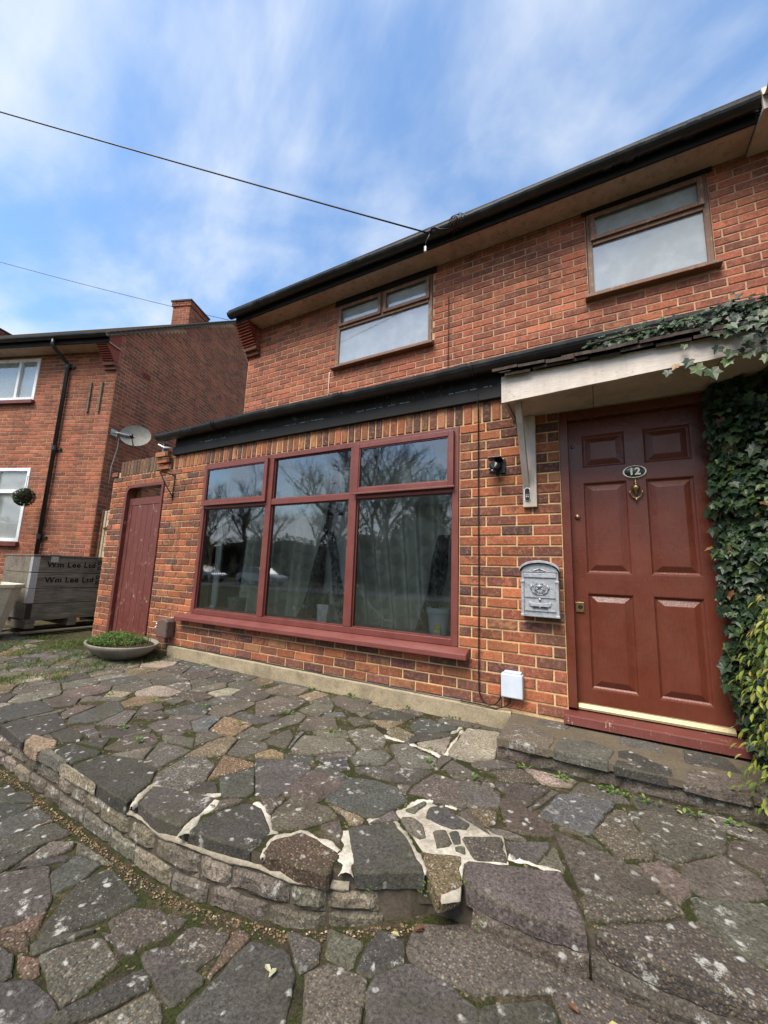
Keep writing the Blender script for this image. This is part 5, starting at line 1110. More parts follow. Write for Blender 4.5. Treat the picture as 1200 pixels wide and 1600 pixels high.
m = MB().tube([(-0.45, -0.01, 2.05), (-0.45, -0.01, 1.72)], 0.008, 6).tube([(-0.45, -0.01, 2.03), (-0.42, -0.15, 2.035), (-0.39, -0.28, 2.03), (-0.375, -0.31, 2.00), (-0.385, -0.31, 1.975)], 0.007, 6).tube([(-0.45, -0.01, 1.76), (-0.42, -0.13, 1.88), (-0.395, -0.24, 2.02)], 0.006, 6)
m.build('bracket_arm', 'iron', ib, smooth=True); MB().tube([(-0.385+0.02*math.cos(t), -0.31, 1.955+0.025*math.sin(t)) for t in [2*math.pi*i/12 for i in range(13)]], 0.004, 5).build('hook', 'iron', ib, smooth=True)
T(MB().tube([(-0.53, -0.10, 2.14), (-0.40, -0.03, 2.06), (-0.26, -0.02, 1.98), (-0.24, -0.016, 1.85), (-0.25, -0.014, 1.4), (-0.27, -0.012, 0.95), (-0.30, -0.012, 0.86)], 0.0028, 6).build('cable', 'dish', smooth=True), 'thin grey cable trailing down the bricks under the iron bracket', 'cable')
# satellite dish
ds = empty('satellite_dish', 'grey satellite dish on the corner of the neighbouring house', 'satellite dish', loc=tuple(GW.P(0.30, 3.42, 0.2)))
dc = GW.P(0.36, 3.41, 0.30); axis_d = (Vector((0.75, -0.62, 0.30))).normalized(); ux = axis_d.cross(Vector((0, 0, 1))).normalized(); uy = ux.cross(axis_d); m = MB(); vs = []; fs = []
for i in range(7):
    r_ = 0.27*i/6
    for k in range(28): a = 2*math.pi*k/28; vs.append(dc+ux*r_*math.cos(a)+uy*r_*0.9*math.sin(a)+axis_d*(0.055*(r_/0.27)**2))
for i in range(6):
    for k in range(28): fs.append((i*28+k, i*28+(k+1) % 28, (i+1)*28+(k+1) % 28, (i+1)*28+k))
m.add(vs, fs).build('reflector', 'dish', ds, smooth=True)
lnb = dc+axis_d*0.30-uy*0.19; MB().tube([dc-uy*0.24+axis_d*0.05, lnb], 0.012, 8).build('feed_arm', 'steel', ds, smooth=True); MB().tube([lnb+axis_d*0.04, lnb-axis_d*0.05], [0.035, 0.028], 10).build('receiver', 'plastic_black', ds, smooth=True)
MB().tube([GW.P(0.14, 3.42, 0.0), GW.P(0.14, 3.42, 0.10), GW.P(0.22, 3.41, 0.18), dc-axis_d*0.02], 0.02, 8).box(0.06, 0.2, -0.02, 0.0, 3.36, 3.48, fr=lambda s_, y, z: GW.P(s_, z, -y)).build('wall_mount', 'steel', ds)
T(MB().tube([GW.P(0.22, 3.33, 0.05), GW.P(0.25, 3.15, 0.02), GW.P(0.21, 2.95, 0.02), GW.P(0.17, 2.75, 0.02), GW.P(0.17, 2.4, 0.02)], 0.009, 6).build('cable', 'cable_w', smooth=True), 'white cable hanging under the satellite dish', 'cable')
# overhead wires
def wire(name, a, b, sag, label):
    a, b = Vector(a), Vector(b); T(MB().tube([a.lerp(b, i/30)-Vector((0, 0, sag*4*(i/30)*(1-i/30))) for i in range(31)], 0.0085, 5).build(name, 'cable', smooth=True), label, 'wire', 'overhead wires')
wire('overhead_wire', (2.78, 0.46, 4.55), (-15.6, -9.65, 10.75), 0.12, 'upper overhead wire running down to the house gutter')
m = MB().tube([(2.78, 0.46, 4.55), (2.80, 0.455, 4.60), (2.84, 0.455, 4.60), (2.90, 0.46, 4.55), (3.0, 0.47, 4.52)], 0.006, 6).tube([(2.78, 0.46, 4.54), (2.74, 0.46, 4.46), (2.735, 0.46, 4.40)], 0.006, 6); T(m.build('wire_tail', 'cable', smooth=True), 'looped end of the overhead wire tied at the gutter', 'wire')
MB().tube([(2.735, 0.46, 4.405), (2.735, 0.46, 4.345)], 0.016, 8).build('wire_clamp', 'steel', bpy.data.objects['wire_tail'])
wire('overhead_wire', CAM+Vector((-0.804, 0.604, 0.624))*13, CAM+Vector((-1.36, 0.28, 0.765))*13.5, 0.05, 'lower overhead wire passing behind the chimney')
pole = empty('telegraph_pole', 'wooden telegraph pole across the street', 'pole', loc=(-15.7, -9.7, -0.5)); MB().tube([(-15.7, -9.7, -0.5), (-15.7, -9.7, 10.8)], [0.15, 0.10], 10).build('post', 'bark', pole)

# ------------------------------------------------------------------ crate, tub, bowl, gate at the left
GZ = -0.135
cr_ = empty('wooden_crate', 'weathered wooden crate of stacked collars stencilled Wm Lee Ltd beside the yard wall', 'crate', loc=(-3.3, 0.2, 0.1))
cx0, cx1, cy0, cy1 = -3.80, -2.83, -0.43, 0.75
zb = 0.085; hts = (0.232, 0.222, 0.215, 0.215)
for i in range(4):
    z0 = zb+sum(hts[3-j] for j in range(i)); z1 = z0+hts[3-i]-0.007
    for side in range(3):
        c = jit((1, 1, 1), 0.14); a = (cx1-0.024, cx1, cy0+0.002, cy1, z0, z1) if side == 0 else (cx0, cx1-0.025, cy0, cy0+0.024, z0, z1) if side == 1 else (cx0, cx1-0.025, cy1-0.025, cy1-0.001, z0, z1)
        B(*[q+(rnd(-0.002, 0.002) if n_ < 2 else 0) for n_, q in enumerate(a)], col=c).build('plank', 'crate', cr_, bevel=0.003)
B(cx0+0.004, cx1-0.03, cy0+0.03, cy1-0.03, 0.10, 0.955).build('crate_gap_block', 'plastic_black', cr_)  # added black box, stops view and light through the plank gaps
B(cx0-0.01, cx1+0.012, cy0-0.01, cy1+0.01, zb+sum(hts), zb+sum(hts)+0.022).build('lid', 'crate', cr_, bevel=0.003)
for z0, z1 in ((zb+0.22, zb+0.425), (zb+0.43, zb+0.645), (zb+0.66, zb+0.875)):
    MB().box(cx1+0.001, cx1+0.004, cy0-0.002, cy0+0.075, z0, z1).box(cx1-0.075, cx1+0.004, cy0-0.004, cy0-0.0005, z0, z1).build('corner_plate', 'steel', cr_)
MB().box(cx1+0.001, cx1+0.004, cy0, cy0+0.07, zb-0.01, zb+0.21).build('black_corner_plate', 'plastic_black', cr_)  # black plate on the corner of the lowest collar
MB().box(cx1+0.013, cx1+0.016, cy0+0.20, cy0+0.29, zb+0.80, zb+0.884).box(cx1-0.05, cx1+0.016, cy0+0.18, cy0+0.31, zb+0.907, zb+0.910).build('lid_hinge', 'steel', cr_)
yz = Matrix(((0, 0, 1, 0), (1, 0, 0, 0), (0, 1, 0, 0), (0, 0, 0, 1)))
for zt in (zb+0.765, zb+0.543):
    yy = cy0+0.165
    for wd_ in ('Wm', 'Lee', 'Ltd'):
        o_ = text(wd_, 'lettering', 0.112, 'print', Matrix.Translation((cx1+0.003, yy, zt)) @ yz, cr_, 0.0024, 1.12, True); yy += max(v.co.x for v in o_.data.vertices)+0.045
    for tx, dz in (('DROITWICH', 0.042), ('ENGLAND', -0.042)):
        o_ = text(tx, 'lettering', 0.075, 'print', Matrix.Translation((cx1+0.003, cy0+0.825, zt+dz)) @ yz, cr_, 0.002, 1.1, True)
pal = empty('pallet', 'broken wooden pallet under the stencilled crate', 'pallet', loc=(-3.2, 0.1, GZ))
for y in (cy0+0.02, 0.10, 0.62): B(cx0, cx1+0.01, y, y+0.11, -0.045, 0.060, col=jit((1, 1, 1), 0.2)).build('block', 'pallet', pal, bevel=0.005)
for x in (cx0, -3.4, cx1-0.09): B(x, x+0.10, cy0-0.02, cy1, 0.061, 0.083, col=jit((1, 1, 1), 0.2)).build('deck_board', 'pallet', pal, bevel=0.003)
for x, dx in ((cx1-0.10, 0.02), (cx1+0.06, 0.16), (-3.4, 0.0)): MB().box(x, x+0.10, cy0-0.06, cy1, GZ+0.022+0.02*(dx > 0.1), GZ+0.045+0.02*(dx > 0.1), fr=lambda a, y, z: (a+0.06*(y-cy0)*dx*3, y, z-0.0*y)).build('base_board', 'pallet', pal, bevel=0.003)
tub = empty('planter_tub', 'empty beige tapered planter tub at the left edge in front of the crate', 'planter', loc=(-2.9, -1.1, GZ))
m = MB(); top_ = 0.585; o_ = (-3.30, -2.47, -1.40, -0.56); ctr = ((o_[0]+o_[1])/2, (o_[2]+o_[3])/2)
def ringv(f_, z): return [(ctr[0]+(x-ctr[0])*f_, ctr[1]+(y-ctr[1])*f_, z) for x, y in ((o_[0], o_[2]), (o_[1]-0.16, o_[2]), (o_[1], o_[2]+0.16), (o_[1], o_[3]-0.16), (o_[1]-0.16, o_[3]), (o_[0], o_[3]))]
vs = ringv(0.66, GZ)+ringv(0.98, top_-0.05)+ringv(1.03, top_-0.045)+ringv(1.03, top_)+ringv(0.95, top_)+ringv(0.90, top_-0.06)+ringv(0.7, 0.1); fs = [(r_*6+i, r_*6+(i+1) % 6, (r_+1)*6+(i+1) % 6, (r_+1)*6+i) for r_ in range(6) for i in range(6)]+[(36, 37, 38, 39, 40, 41)]
m.add(vs, fs).build('tub', 'render_beige', tub, bevel=0.006)
bowl = empty('planter_bowl', 'wide shallow stone bowl of green weeds in front of the side door', 'planter', loc=(-0.46, -0.36, GZ))
BX, BY = -0.50, -0.36
prof = [(0.0, GZ), (0.16, GZ), (0.26, GZ+0.02), (0.38, GZ+0.075), (0.455, GZ+0.135), (0.475, GZ+0.165), (0.47, GZ+0.178), (0.445, GZ+0.172), (0.40, GZ+0.13), (0.30, GZ+0.11)]
MB().lathe(prof, BX, BY, 40, 1.0, 0.66).build('bowl', 'bowl', bowl, smooth=True); MB().lathe([(0.43, GZ+0.155), (0.3, GZ+0.165), (0.15, GZ+0.172), (0.0, GZ+0.175)], BX-0.02, BY, 24, 1.0, 0.64).build('soil', 'soil', bowl)
gt = empty('fence_gate', 'pale slatted wooden gate between the two houses', 'gate', loc=(-3.4, 0.9, -0.1))
B(-3.97, -3.90, 0.88, 0.95, -0.3, 1.88).build('gate_post', 'brownwood', gt); B(-3.895, -3.83, 0.90, 0.94, -0.05, 1.87).build('gate_stile', 'fence', gt, bevel=0.003)
for i in range(13): B(-3.828, -2.6, 0.915, 0.935, -0.03+0.145*i, -0.03+0.145*i+0.137, col=jit((1, 1, 1), 0.2)).build('slat', 'fence', gt, bevel=0.003)
B(-3.86, -3.60, 0.893, 0.899, 1.52, 1.555).build('hinge', 'iron', gt); B(-3.80, -2.6, 0.903, 0.914, 1.845, 1.875).build('top_rail', 'fence', gt)

# ------------------------------------------------------------------ inside the picture window
def sheet(name, mat, f, nu, nv, parent=None, smooth_=True):
    vs = [f(i/nu, j/nv) for j in range(nv+1) for i in range(nu+1)]
    return MB().add(vs, [(j*(nu+1)+i, j*(nu+1)+i+1, (j+1)*(nu+1)+i+1, (j+1)*(nu+1)+i) for j in range(nv) for i in range(nu)]).build(name, mat, parent, smooth=smooth_)
def curt(x0, x1b, x0b, x1, ph):
    def f(u, v):
        z = lerp(0.28, 2.16, v); a = lerp(x0b, x0, v); b = lerp(x1b, x1, v); x = lerp(a, b, u)
        return (x, 0.29+0.045*math.sin(u*50+ph+0.5*math.sin(v*2.4))*(1-0.25*v)+0.02*math.sin(u*21+ph*2), z)
    return f
T(sheet('curtain', 'curtain', curt(0.62, 1.62, 0.50, 1.80, 0.3), 120, 14), 'grey patterned curtain behind the left half of the wide window', 'curtain')
T(sheet('curtain', 'curtain', curt(1.82, 3.25, 2.16, 3.25, 1.7), 120, 14), 'grey patterned curtain behind the right half of the wide window', 'curtain')
T(sheet('curtain', 'net', lambda u, v: (lerp(0.13, 0.22+0.03*v, u), 0.26+0.03*math.sin(u*16), lerp(0.3, 2.16, v)), 20, 6), 'white curtain edge at the far left of the wide window', 'curtain')
def drape(x0t, x1t, x0b, x1b, z0, z1, ph): return lambda u, v: (lerp(lerp(x0b, x1b, u), lerp(x0t, x1t, u), v**0.8)+0.012*math.sin(v*9+u*5+ph), 0.205+0.014*math.sin(u*14+v*3+ph), lerp(z0, z1, v))
T(sheet('mesh_sheet', 'sheet', drape(1.80, 1.90, 1.50, 1.74, 0.43, 1.45, 0), 24, 26), 'black netting hanging behind the left of the middle pane', 'sheet')
T(sheet('mesh_sheet', 'sheet', drape(1.84, 1.92, 2.02, 2.22, 0.43, 1.30, 2), 24, 26), 'black netting drawn aside in a slant behind the middle pane', 'sheet')
T(sheet('mesh_sheet', 'sheet', drape(3.02, 3.14, 2.84, 3.00, 0.43, 1.25, 4), 20, 26), 'black netting hanging behind the right pane near the big pot', 'sheet')
def leaf_mesh(m, p, d, up, L_, w_, col, fold=0.25):
    d = d.normalized(); s_ = d.cross(up).normalized(); n_ = s_.cross(d)
    m.add([p, p+d*L_*0.35+s_*w_+n_*w_*fold, p+d*L_*0.75+s_*w_*0.7+n_*w_*fold*0.6-n_*L_*0.06, p+d*L_-n_*L_*0.16, p+d*L_*0.75-s_*w_*0.7+n_*w_*fold*0.6-n_*L_*0.06, p+d*L_*0.35-s_*w_+n_*w_*fold, p+d*L_*0.5-n_*L_*0.02], [(0, 6, 1), (1, 6, 2), (2, 6, 3), (3, 6, 4), (4, 6, 5), (5, 6, 0)], col)
def blade(m, p, d, L_, w_, col, bend=0.4):
    d = d.normalized(); s_ = d.cross(Vector((rnd(-1, 1), rnd(-1, 1), 0.2))).normalized(); h = Vector((d.x, d.y, 0))*bend*L_
    m.add([p-s_*w_, p+s_*w_, p+d*L_*0.6+s_*w_*0.7, p+d*L_*0.6-s_*w_*0.7, p+d*L_+h-Vector((0, 0, bend*L_*0.3))], [(0, 1, 2, 3), (3, 2, 4)], col)
wp = empty('plant_pot', 'small white tapered pot with a spiky plant on the inside sill', 'plant', loc=(1.90, 0.16, 0.425))
yprism(MB(), [(1.865, 0.4255), (1.965, 0.4255), (1.985, 0.590), (1.848, 0.590)], 0.085, 0.20).build('pot', 'paper', wp, bevel=0.004)
m = MB()
for i in range(26): a = rnd(0, 6.28); blade(m, Vector((1.917+rnd(-.03, .03), 0.14+rnd(-.03, .03), 0.58)), Vector((0.5*math.cos(a), 0.5*math.sin(a), 1)), rnd(0.08, 0.2), 0.005, jit((0.10, 0.17, 0.04), 0.3))
m.build('leaves', 'leaf', wp)
gp = empty('plant_pot', 'big pale grey pot with a yellow sticker at the right end of the inside sill', 'plant', loc=(3.12, 0.17, 0.425))
MB().lathe([(0.0, 0.4255), (0.070, 0.4255), (0.088, 0.58), (0.094, 0.60), (0.103, 0.602), (0.103, 0.640), (0.092, 0.64), (0.08, 0.61), (0.0, 0.61)], 3.055, 0.155, 28).build('pot', 'grey_plastic', gp, smooth=False)
B(3.045, 3.10, 0.070, 0.074, 0.435, 0.51).build('sticker', 'yellow', gp); B(3.048, 3.097, 0.0685, 0.0698, 0.452, 0.472).build('sticker_text', 'paper', gp)
m = MB()
for i in range(18): a = rnd(0, 6.28); leaf_mesh(m, Vector((3.055+rnd(-.03, .03), 0.155+rnd(-.03, .03), 0.64+rnd(0, 0.09))), Vector((math.cos(a), math.sin(a), rnd(0, 1))), Vector((0, 0, 1)), rnd(0.05, 0.08), 0.018, jit((0.05, 0.10, 0.03), 0.3))
m.build('leaves', 'leaf', gp)
bk = empty('bucket', 'grey bucket standing behind the left pane of the wide window', 'bucket', loc=(0.62, 0.24, 0.425)); MB().lathe([(0.0, 0.4255), (0.085, 0.4255), (0.105, 0.56), (0.112, 0.565), (0.105, 0.575), (0.08, 0.44), (0.0, 0.44)], 0.60, 0.235, 24).build('pail', 'grey_metal', bk, smooth=True)
T(MB().tube([(0.22, 0.20, 0.445), (0.30, 0.17, 0.445)], 0.028, 12).tube([(0.30, 0.17, 0.445), (0.306, 0.168, 0.445)], 0.020, 12).build('indoor_camera', 'upvc', smooth=True), 'small white cylinder camera in the lower left corner of the wide window', 'camera')
T(yprism(MB(), [(1.29, 0.50), (1.52, 0.56), (1.60, 0.53), (1.46, 0.485)], 0.30, 0.305).build('paper_sheet', 'paper'), 'white sheet of paper lying behind the middle pane', 'paper')
T(sheet('curtain', 'net', lambda u, v: (lerp(1.55, 2.25, u), 0.46+0.03*math.sin(u*30), lerp(0.3, 1.5, v)), 60, 4), 'pale inner curtain showing in the gap behind the middle pane', 'curtain')
# net curtains of the upper windows
def netc(x0, x1, z0, z1, label): T(sheet('net_curtain', 'net', lambda u, v: (lerp(x0, x1, u), 0.975+0.010*math.sin(u*60)+0.008*math.sin(u*23+v*2), lerp(z0, z1, v)), 130, 4), label, 'curtain')
netc(1.25, 2.70, 3.45, 4.46, 'white net curtain behind the left upper window'); netc(4.2, 5.27, 3.5, 4.5, 'white net curtain behind the right upper window')
T(B(4.60, 4.76, 0.905, 0.909, 3.625, 3.69).build('card', 'paper'), 'cream card standing inside the right upper window', 'card')
# ------------------------------------------------------------------ plants
rs = random.Random(5)
ivy_cols = [((0.024, 0.046, 0.018), 6), ((0.036, 0.064, 0.023), 4), ((0.016, 0.032, 0.015), 4), ((0.075, 0.115, 0.035), 1.3), ((0.12, 0.16, 0.05), 0.5), ((0.24, 0.15, 0.05), 0.2), ((0.13, 0.06, 0.03), 0.15)]
IVY = [(0, -0.02), (0.10, -0.32), (0.42, -0.40), (0.30, -0.08), (0.58, 0.10)]
def ivy_shape():
    half = [(0.0, 0.10), (0.14, -0.05), (0.42, 0.02), (0.36, 0.26), (0.50, 0.52), (0.26, 0.56), (0.0, 1.0)]
    pts = [(x, y, 0.05*abs(x)-0.22*y*y*0.6) for x, y in half]+[(-x, y, 0.05*abs(x)-0.22*y*y*0.6) for x, y in half[-2:0:-1]]
    pts.append((0, 0.38, -0.06)); n = len(pts)-1
    return pts, [(i, (i+1) % n, n) for i in range(n)]
IP, IF = ivy_shape()
def orient(n_, hang):
    """frame whose z is the leaf normal and whose y hangs down"""
    n_ = n_.normalized(); y = (hang-n_*hang.dot(n_)).normalized(); x = y.cross(n_); return Matrix((x, y, n_)).transposed()
shared = []
for c, w_ in ivy_cols:
    for v in range(2):
        mm = MB().add(IP, IF, jit(c, 0.2)).build('leaf', 'leaf'); shared.append((mm.data, w_)); bpy.data.objects.remove(mm)
def scatter_leaves(spots, parent, nobj, restname, shape=(IP, IF), meshes=None, cols=None):
    """spots: (pos, normal, size); the largest-looking become objects, the rest one mesh"""
    sc_ = []
    for p, n_, s_ in spots:
        u, v, d = pix(p); sc_.append((s_/max(d, 0.1) if (0 < u < 1200 and 0 < v < 1600 and d > 0) else 0, p, n_, s_))
    sc_.sort(key=lambda q: -q[0]*rs.uniform(0.8, 1.0)); rest = MB()
    for i, (a, p, n_, s_) in enumerate(sc_):
        M3 = orient(n_, Vector((rs.uniform(-0.7, 0.7), rs.uniform(-0.4, 0.4), -1)))
        if i < nobj:
            o = bpy.data.objects.new('leaf', pick(meshes)); COL.objects.link(o); o.parent = parent
            mw = M3.to_4x4() @ Matrix.Diagonal((s_, s_, s_, 1)); mw.translation = p; o.matrix_parent_inverse = Matrix.Translation(-parent.location); o.matrix_basis = mw
        else:
            rest.add([M3 @ (Vector(q)*s_)+p for q in shape[0]], shape[1], jit(pick(cols), 0.25))
    rest.build(restname, 'leaf', parent, kind='stuff')
ivy = empty('ivy', 'dark green ivy climbing the wall right of the front door and over the canopy', 'ivy', loc=(5.2, -0.1, -0.1))
spots = []
def left_edge(z): return 4.835+0.05*noise.noise(Vector((z*4, 1, 0)))+0.03*noise.noise(Vector((z*13, 5, 0)))+0.055*smooth(0.5, 0.0, z)+0.02*smooth(1.4, 1.9, z)
for i in range(6800):
    z = rs.uniform(0.02, 2.12); x = left_edge(z)+abs(rs.gauss(0, 0.42)); x = min(x, 6.1)
    dep = 0.10+0.26*smooth(0.0, 0.5, x-left_edge(z))+0.07*noise.noise(Vector((x*5, z*5, 0)))
    lay_ = rs.random()**0.5; y = -dep*lay_-0.01
    if x < 4.93 and y > -0.03: y -= 0.05
    n_ = Vector((-0.55+rs.uniform(-0.5, 0.5)-0.5*(x < left_edge(z)+0.08), -1, rs.uniform(-0.3, 1.3)))+Vector((rs.gauss(0, .5), rs.gauss(0, .3), rs.gauss(0, .4)))
    spots.append((Vector((x, y, z)), n_, rs.choice((rs.uniform(0.020, 0.04), rs.uniform(0.03, 0.058), rs.uniform(0.045, 0.078)))))
for i in range(2300):        # over the canopy and along the lower roof
    x = 4.30+rs.random()**0.8*1.6; y = rs.uniform(-0.46, 0.1); hgt = 0.22*smooth(4.3, 5.0, x)*(0.7+0.6*noise.noise(Vector((x*6, 3, 1)))); zr = 2.30+0.5*(y+0.47)*0.55
    z = zr+0.03+rs.uniform(0.25, 1)*hgt*(0.6+0.5*noise.noise(Vector((x*4, y*4, 2)))); spots.append((Vector((x, y, z)), Vector((rs.uniform(-.6, .4), rs.uniform(-1, -0.1), rs.uniform(0.3, 1.2))), rs.uniform(0.022, 0.056)))
for i in range(520):         # strands hanging over the canopy front at the right
    x = 4.72+rs.random()**0.42*0.9; top_z = 2.34; drop = 0.14+0.42*smooth(4.72, 5.15, x)
    z = top_z-rs.random()*drop*(0.5+0.6*abs(noise.noise(Vector((x*9, 0, 4))))); spots.append((Vector((x, -0.44-rs.uniform(0, 0.06), z)), Vector((rs.uniform(-.6, .3), -1, rs.uniform(0, 0.8))), rs.uniform(0.025, 0.062)))
for i in range(130):         # sparse runners at the left end on the tiles
    x = rs.uniform(4.2, 4.75); spots.append((Vector((x, rs.uniform(-0.3, -0.05), 2.44+rs.uniform(0, 0.06)+0.06*smooth(4.3, 4.7, x))), Vector((rs.uniform(-.6, .6), -0.8, 1)), rs.uniform(0.025, 0.05)))
for x_, z_, q_ in ((4.62, 2.06, .05), (4.66, 2.09, .045), (4.72, 2.10, .06), (4.74, 2.05, .075), (4.80, 2.01, .09), (4.70, 2.20, .04), (4.85, 2.14, .06), (4.90, 2.10, .07), (4.95, 2.13, .065), (4.88, 2.06, .06)): spots.append((Vector((x_, -0.455, z_+q_*0.5)), Vector((rs.uniform(-.3, .3), -1, rs.uniform(0.1, 0.5))), q_))
scatter_leaves(spots, ivy, 300, 'foliage', meshes=shared, cols=ivy_cols)
m = MB()
for k in range(16):
    x = 4.93+0.06*k; pts = []; 
    for i in range(16): z = -0.05+0.15*i; pts.append((x+0.06*math.sin(i*0.9+k)+0.02*i*rs.uniform(-1, 1)*0.3, -0.03-0.02*math.sin(i+k), z))
    m.tube(pts, [0.014-0.0005*i for i in range(16)], 5)
for k in range(5): m.tube([(4.25+0.3*i+0.02*k, -0.35+0.06*k+0.04*math.sin(i+k), 2.40+0.02*i+0.02*math.sin(i*2+k)) for i in range(6)], 0.007, 5)
m.build('stem', 'bark', ivy)
# yellow green shrub
sh = empty('privet_shrub', 'yellow green leafy shrub beside the doorstep at the right edge', 'shrub', loc=(5.25, -0.45, -0.13))
OV = [(0, 0, 0), (0.2, 0.3, 0.04), (0.21, 0.6, 0.02), (0, 1, -0.1), (-0.21, 0.6, 0.02), (-0.2, 0.3, 0.04), (0, 0.5, -0.03)]; OF = [(0, 1, 6), (1, 2, 6), (2, 3, 6), (3, 4, 6), (4, 5, 6), (5, 0, 6)]
pr_cols = [((0.19, 0.24, 0.040), 4), ((0.28, 0.29, 0.055), 3), ((0.10, 0.16, 0.035), 3), ((0.36, 0.33, 0.10), 0.8), ((0.25, 0.15, 0.05), 0.3)]
psh = []
for c, w_ in pr_cols:
    mm = MB().add(OV, OF, c).build('leaf', 'leaf'); psh.append((mm.data, w_)); bpy.data.objects.remove(mm)
spots = []
for i in range(1900):
    z = rs.uniform(-0.05, 0.88); cxs = 5.03+0.02*math.sin(z*6); r_ = 0.36*(0.75+0.35*noise.noise(Vector((z*4, i*0.01, 0))))*(1-0.55*smooth(0.45, 0.85, z)); a = rs.uniform(0, 6.28); q = rs.random()**0.4
    p = Vector((cxs+r_*q*math.cos(a), -0.50+r_*0.8*q*math.sin(a), z)); spots.append((p, Vector((math.cos(a), math.sin(a), rs.uniform(0.2, 1.3))), rs.uniform(0.028, 0.052)))
scatter_leaves(spots, sh, 200, 'foliage', (OV, OF), psh, pr_cols)
m = MB()
for k in range(12):
    a = 6.28*k/12; m.tube([(5.08+0.05*math.cos(a), -0.5+0.04*math.sin(a), -0.14), (5.08+0.12*math.cos(a), -0.5+0.1*math.sin(a), 0.3), (5.08+0.2*math.cos(a), -0.5+0.16*math.sin(a), 0.65)], [0.008, 0.005, 0.002], 5)
m.build('stem', 'bark', sh)
# weeds in the bowl
m = MB(); gcol = [((0.075, 0.16, 0.028), 4), ((0.11, 0.20, 0.035), 3), ((0.05, 0.11, 0.024), 3)]
for i in range(1500):
    a = rs.uniform(0, 6.28); r_ = math.sqrt(rs.random())*0.42; x = BX-0.10+r_*math.cos(a)*0.85; y = BY+r_*0.6*math.sin(a); z = GZ+0.17+rs.uniform(0, 0.10)*(1-(r_/0.45)**2); b = rs.uniform(0, 6.28)
    leaf_mesh(m, Vector((x, y, z)), Vector((math.cos(b), math.sin(b), rs.uniform(-0.2, 0.8))), Vector((0, 0, 1)), rs.uniform(0.018, 0.036), 0.010, jit(pick(gcol), 0.3))
for i in range(160):
    a = rs.uniform(0, 6.28); r_ = math.sqrt(rs.random())*0.40; blade(m, Vector((BX+r_*math.cos(a), BY+0.6*r_*math.sin(a), GZ+0.17)), Vector((rs.uniform(-.5, .5), rs.uniform(-.5, .5), 1)), rs.uniform(0.06, 0.16), 0.003, jit((0.16, 0.17, 0.06), 0.3))
T(m.build('bowl_weeds', 'grass'), 'low green weeds filling the shallow stone bowl', 'weeds', kind='stuff')
# grass round the bowl, weeds and moss in the joints
m = MB()
def tuft(m, x, y, z, n, h, sp, cols):
    for k in range(n):
        a = rs.uniform(0, 6.28); d = Vector((math.cos(a)*rs.uniform(0.1, 0.9), math.sin(a)*rs.uniform(0.1, 0.9), 1)); blade(m, Vector((x+rs.gauss(0, sp), y+rs.gauss(0, sp), z)), d, h*rs.uniform(0.4, 1.1), 0.0022, jit(pick(cols), 0.3))
grc = [((0.10, 0.155, 0.028), 4), ((0.15, 0.19, 0.045), 2), ((0.06, 0.11, 0.02), 3), ((0.22, 0.19, 0.08), 1)]
for i in range(800):
    x = rs.gauss(-1.1, 0.85); y = rs.uniform(-1.45, -0.12)
    if x > 0.1 or (abs(x-BX) < 0.3 and abs(y-BY) < 0.22): continue
    if noise.noise(Vector((x*2.2, y*2.2, 8))) < -0.02: continue
    tuft(m, x, y, -0.145, 16, 0.065, 0.035, grc)
for x, y, h, n in ((-0.98, -0.30, 0.16, 60), (-0.92, -0.12, 0.2, 70), (-0.12, -0.10, 0.12, 40), (-0.16, -0.16, 0.10, 40), (-0.35, -0.72, 0.10, 50), (-0.6, -0.72, 0.11, 50), (-1.55, -0.28, 0.16, 70), (-1.8, -0.4, 0.14, 60), (-1.35, -0.1, 0.14, 50), (-2.4, -0.35, 0.1, 40), (-1.25, -0.55, 0.11, 50)): tuft(m, x, y, -0.145, n, h, 0.06, grc)
T(m.build('grass', 'grass'), 'patchy grass on the paving round the stone bowl', 'grass', kind='stuff')
m = MB()
for i in range(900):
    x = rs.uniform(-0.5, 5.2); y = rs.uniform(-1.7, -0.04)
    if noise.noise(Vector((x*1.6, y*1.6, 3))) < 0.08: continue
    if rs.random() < 0.55: continue
    z = ztop(x, y)-0.016
    for k in range(6):
        a = rs.uniform(0, 6.28); leaf_mesh(m, Vector((x+rs.gauss(0, .012), y+rs.gauss(0, .012), z+rs.uniform(0.002, 0.016))), Vector((math.cos(a), math.sin(a), rs.uniform(0, 0.7))), Vector((0, 0, 1)), rs.uniform(0.006, 0.014), 0.004, jit((0.085, 0.13, 0.025), 0.4))
wc = [((0.10, 0.18, 0.035), 3), ((0.15, 0.22, 0.05), 2)]
for (x, y, n) in ((0.55, -0.06, 26), (0.5, -0.09, 18), (1.95, -0.05, 16), (2.35, -0.05, 22), (2.45, -0.06, 14), (2.9, -0.05, 10), (3.25, -0.05, 12), (4.02, -0.54, 22), (4.22, -0.54, 30), (4.30, -0.55, 26), (4.38, -0.56, 22), (4.55, -0.56, 18), (4.7, -0.56, 14), (3.8, -0.53, 12), (2.62, -0.72, 16), (2.2, -0.62, 16), (1.6, -0.85, 16), (1.2, -1.0, 18), (0.75, -1.1, 16), (2.05, -0.95, 16), (1.75, -1.45, 16), (1.5, -1.38, 16), (3.62, -0.80, 12), (3.35, -0.75, 12), (3.3, -0.6, 10)):
    z = (ztop(x, y) if y > edge(x) else zlow(x, y))-0.014
    for k in range(n):
        a = rs.uniform(0, 6.28); leaf_mesh(m, Vector((x+rs.gauss(0, .025), y+rs.gauss(0, .012), z+rs.uniform(0, 0.03))), Vector((math.cos(a), math.sin(a), rs.uniform(0.1, 1.2))), Vector((0, 0, 1)), rs.uniform(0.012, 0.03), 0.007, jit(pick(wc), 0.3))
